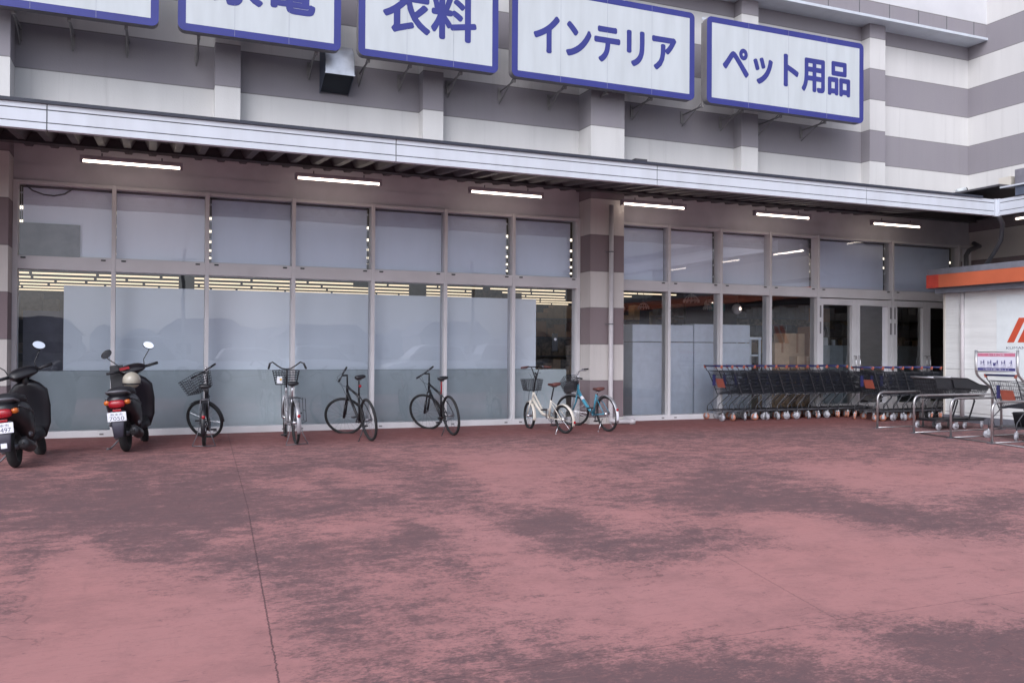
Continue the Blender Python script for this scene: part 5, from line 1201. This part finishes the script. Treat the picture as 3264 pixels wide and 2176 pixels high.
# ================================================================ KIOSK
ki = empty('kiosk', (16.05, 13.97, 0), 'small cream kiosk building with an orange roof band at the right edge', 'kiosk')
def kp(name, mb, m, bevel=0.0, par=None): return mb.build(name, m, par or ki, bevel)
kp('wall', MB().box((0, -10.5, -0.3), (2.70, 0, 2.74)), M_kiosk)
kp('plinth', MB().box((-0.02, -10.45, -0.3), (-0.001, -0.002, 0.10)), M_kgrey)
sm = MB(); sm.box((-0.004, -10.4, 0.152), (0.001, -0.005, 0.160)).box((-0.004, -10.4, 0.655), (0.001, -1.6, 0.662)); kp('siding_joint', MB().box((-0.003, -10.4, 0.162), (-0.0005, -0.005, 0.170)), M_alu_d); kp('siding_joint', MB().box((-0.003, -10.4, 1.085), (-0.0005, -0.005, 1.091)), M_alu_d)
kp('corner_trim', MB().box((-0.012, -0.03, 0.10), (0.03, 0.012, 2.72)), M_creamp)
kp('roof_gutter', MB().box((-0.22, -10.6, 2.72), (2.8, 0.05, 2.825)), M_kgrey)
kp('roof_slab', MB().box((-0.33, -10.7, 2.828), (2.8, 0.14, 3.10)), M_kgrey)
kp('orange_band', MB().box((-0.352, -10.7, 2.835), (-0.332, -0.155, 3.112)), M_kband)
kp('band_end', MB().box((-0.354, -0.15, 2.833), (-0.332, 0.16, 3.114)).box((-0.33, 0.142, 2.834), (2.8, 0.16, 3.113)), M_kend)
kp('roof_cap', MB().box((-0.34, -10.7, 3.116), (2.8, 0.15, 3.24)), M_kgrey)
kp('roof_pipe', MB().tube([(-0.05, -0.50, 0.0), (-0.05, -0.50, 2.73)], 0.042, n=14), M_pipe)
for z in (0.55, 2.05): MB().torus((-0.05, -0.50, z), (0, 0, 1), 0.044, 0.006, 20, 6).build('pipe_clip', M_creamp, ki)
lp = kp('logo_panel', MB().box((-0.008, -3.9, 0.95), (-0.001, -1.28, 2.60)), M_kpanel)
def para(y0, y1, dy, z0, z1): return MB().prism([(y0, z0), (y1, z0), (y1+dy, z1), (y0+dy, z1)], -0.014, -0.0085, 'x')
para(-1.52, -1.67, -0.26, 1.65, 2.14).build('logo_bar', M_logo, lp)
para(-1.75, -1.90, -0.26, 1.65, 2.14).build('logo_bar', M_logo, lp)
text_obj('KUMAMOTO', (1.50, 2.20, 1.515, 1.565), -0.0095, M_plate_t, lp, 'logo_text', 0.0, plane='yz')

# ================================================================ BEHIND THE CAMERA (seen mirrored in the windows)
rp = MB().add([(-60, -2.16, -0.36), (80, -2.16, -0.36), (80, -6, -0.02), (-60, -6, -0.02), (80, -120, -0.02), (-60, -120, -0.02)], [(0, 1, 2, 3), (3, 2, 4, 5)])
tag(rp.build('parking_area', asph), 'asphalt parking area across from the store', None, kind='structure')
def car(x, y, rz, label, paint, tall=0.0, L=4.4):
    o = empty('parked_car', (x, y, -0.02), label, 'car', rz, 'cars parked behind the camera'); h = L/2
    MB().loft([((-h, 0, 0.55), (0, 0.70, 0), (0, 0, 0.22), 4), ((-h+0.15, 0, 0.60), (0, 0.82, 0), (0, 0, 0.33), 4), ((-h*0.5, 0, 0.62), (0, 0.86, 0), (0, 0, 0.36), 4.5), ((h*0.4, 0, 0.60), (0, 0.86, 0), (0, 0, 0.34), 4.5), ((h-0.25, 0, 0.54), (0, 0.80, 0), (0, 0, 0.27), 4), ((h, 0, 0.50), (0, 0.68, 0), (0, 0, 0.18), 4)], 20).build('body', paint, o)
    rf = 1.42+tall
    MB().loft([((-h*0.80, 0, 0.93), (0, 0.78, 0), (0.02, 0, 0.02), 4), ((-h*0.62, 0, rf-0.07), (0, 0.66, 0), (0, 0, 0.02), 4), ((-h*0.45, 0, rf), (0, 0.62, 0), (0, 0, 0.03), 4), ((h*0.10, 0, rf), (0, 0.62, 0), (0, 0, 0.03), 4), ((h*(0.25+tall*0.2), 0, rf-0.10), (0, 0.65, 0), (0, 0, 0.02), 4), ((h*(0.52+tall*0.25), 0, 0.93), (0, 0.78, 0), (0.02, 0, 0.02), 4)], 16).build('roof', paint, o)
    MB().prism([(-h*0.76, 0.92), (-h*0.60, rf-0.10), (h*0.20, rf-0.11), (h*0.48, 0.92)], -0.76, 0.76, 'y').build('windows', M_carglass, o, 0.04)
    for sx in (-0.62, 0.60):
        for sy_w in (-0.78, 0.78):
            w = MB().torus((h*sx, sy_w, 0.30), (0, 1, 0), 0.24, 0.075, 28, 8, 1.2).build('wheel', M_rubber, o)
            MB().tube([(h*sx, sy_w-0.07, 0.30), (h*sx, sy_w+0.07, 0.30)], 0.18, n=16).build('hub_cap', M_silver, w)
    return o
for (x, y, rz, lab, pm, tl) in ((4.4, -8.0, 0, 'white saloon car parked behind the camera', M_paint_w, 0.05), (0.2, -13.6, 0, 'white van parked far behind the camera', M_paint_w, 0.55), (12.4, -8.6, 180, 'white people carrier parked behind the camera', M_paint_w, 0.25),
                                (17.8, -12.2, 0, 'silver people carrier parked behind the camera on the right', M_paint_s, 0.3), (-1.6, -8.4, 180, 'silver saloon car parked behind the camera on the left', M_paint_w, 0.0), (8.4, -14.0, 0, 'white hatchback in the second row behind the camera', M_paint_w, 0.15), (23.5, -8.6, 0, 'white car parked far right behind the camera', M_paint_w, 0.1)):
    car(x, y, R(rz), lab, pm, tl)
M_far = mat('far_wall', (0.45, 0.44, 0.43), 0.9); M_farroof = mat('far_roof', (0.28, 0.28, 0.3), 0.8)
for k, (x, y, w, h) in enumerate(((6, -78, 9, 3.4), (20, -80, 11, 3.0), (36, -78, 9, 3.6), (-12, -78, 10, 3.2))):
    o = empty('house', (x, y, -0.4), 'house across the car park, %s' % ('opposite the scooters', 'opposite the column', 'opposite the doors', 'far left')[k], 'house', 0, 'houses across the car park')
    MB().box((-w/2, -4, 0), (w/2, 4, h)).build('wall', M_far, o)
    MB().prism([(-w/2-0.5, h), (w/2+0.5, h), (w/2-1.5, h+1.8), (-w/2+1.5, h+1.8)], -4.4, 4.4, 'y').build('roof', M_farroof, o)
    for q in (-0.25, 0.25): MB().box((w*q-0.8, 4.0, 1.2), (w*q+0.8, 4.03, 2.4)).build('window', M_carglass, o)
for k, x in enumerate((2.5, 26)):
    tag(MB().tube([(x, -40, -0.4), (x, -40, 9)], [0.17, 0.12], n=10).box((x-0.9, -40.06, 8.1), (x+0.9, -39.94, 8.2)).box((x-0.7, -40.05, 7.4), (x+0.7, -39.95, 7.5)).build('utility_pole', M_far), 'concrete utility pole beyond the parked cars, %s' % ('on the left', 'on the right')[k], 'pole')

# trees beyond the car park, one far mass
tv = MB(); rnd = random.Random(3)
for i in range(150):
    x = -130+i*2.0+rnd.uniform(-1, 1); h = rnd.uniform(2.0, 3.4); rr_ = rnd.uniform(1.6, 3.2)
    tv.ell((x, -88+rnd.uniform(-3, 3), h*0.6), (rr_, rr_, h*0.75), 9, 6)
tag(tv.build('distant_trees', mat('foliage_far', (0.24, 0.26, 0.27), 0.9, bump=1.0, bscale=3)), 'dark belt of trees beyond the car park behind the camera', 'trees', kind='stuff')
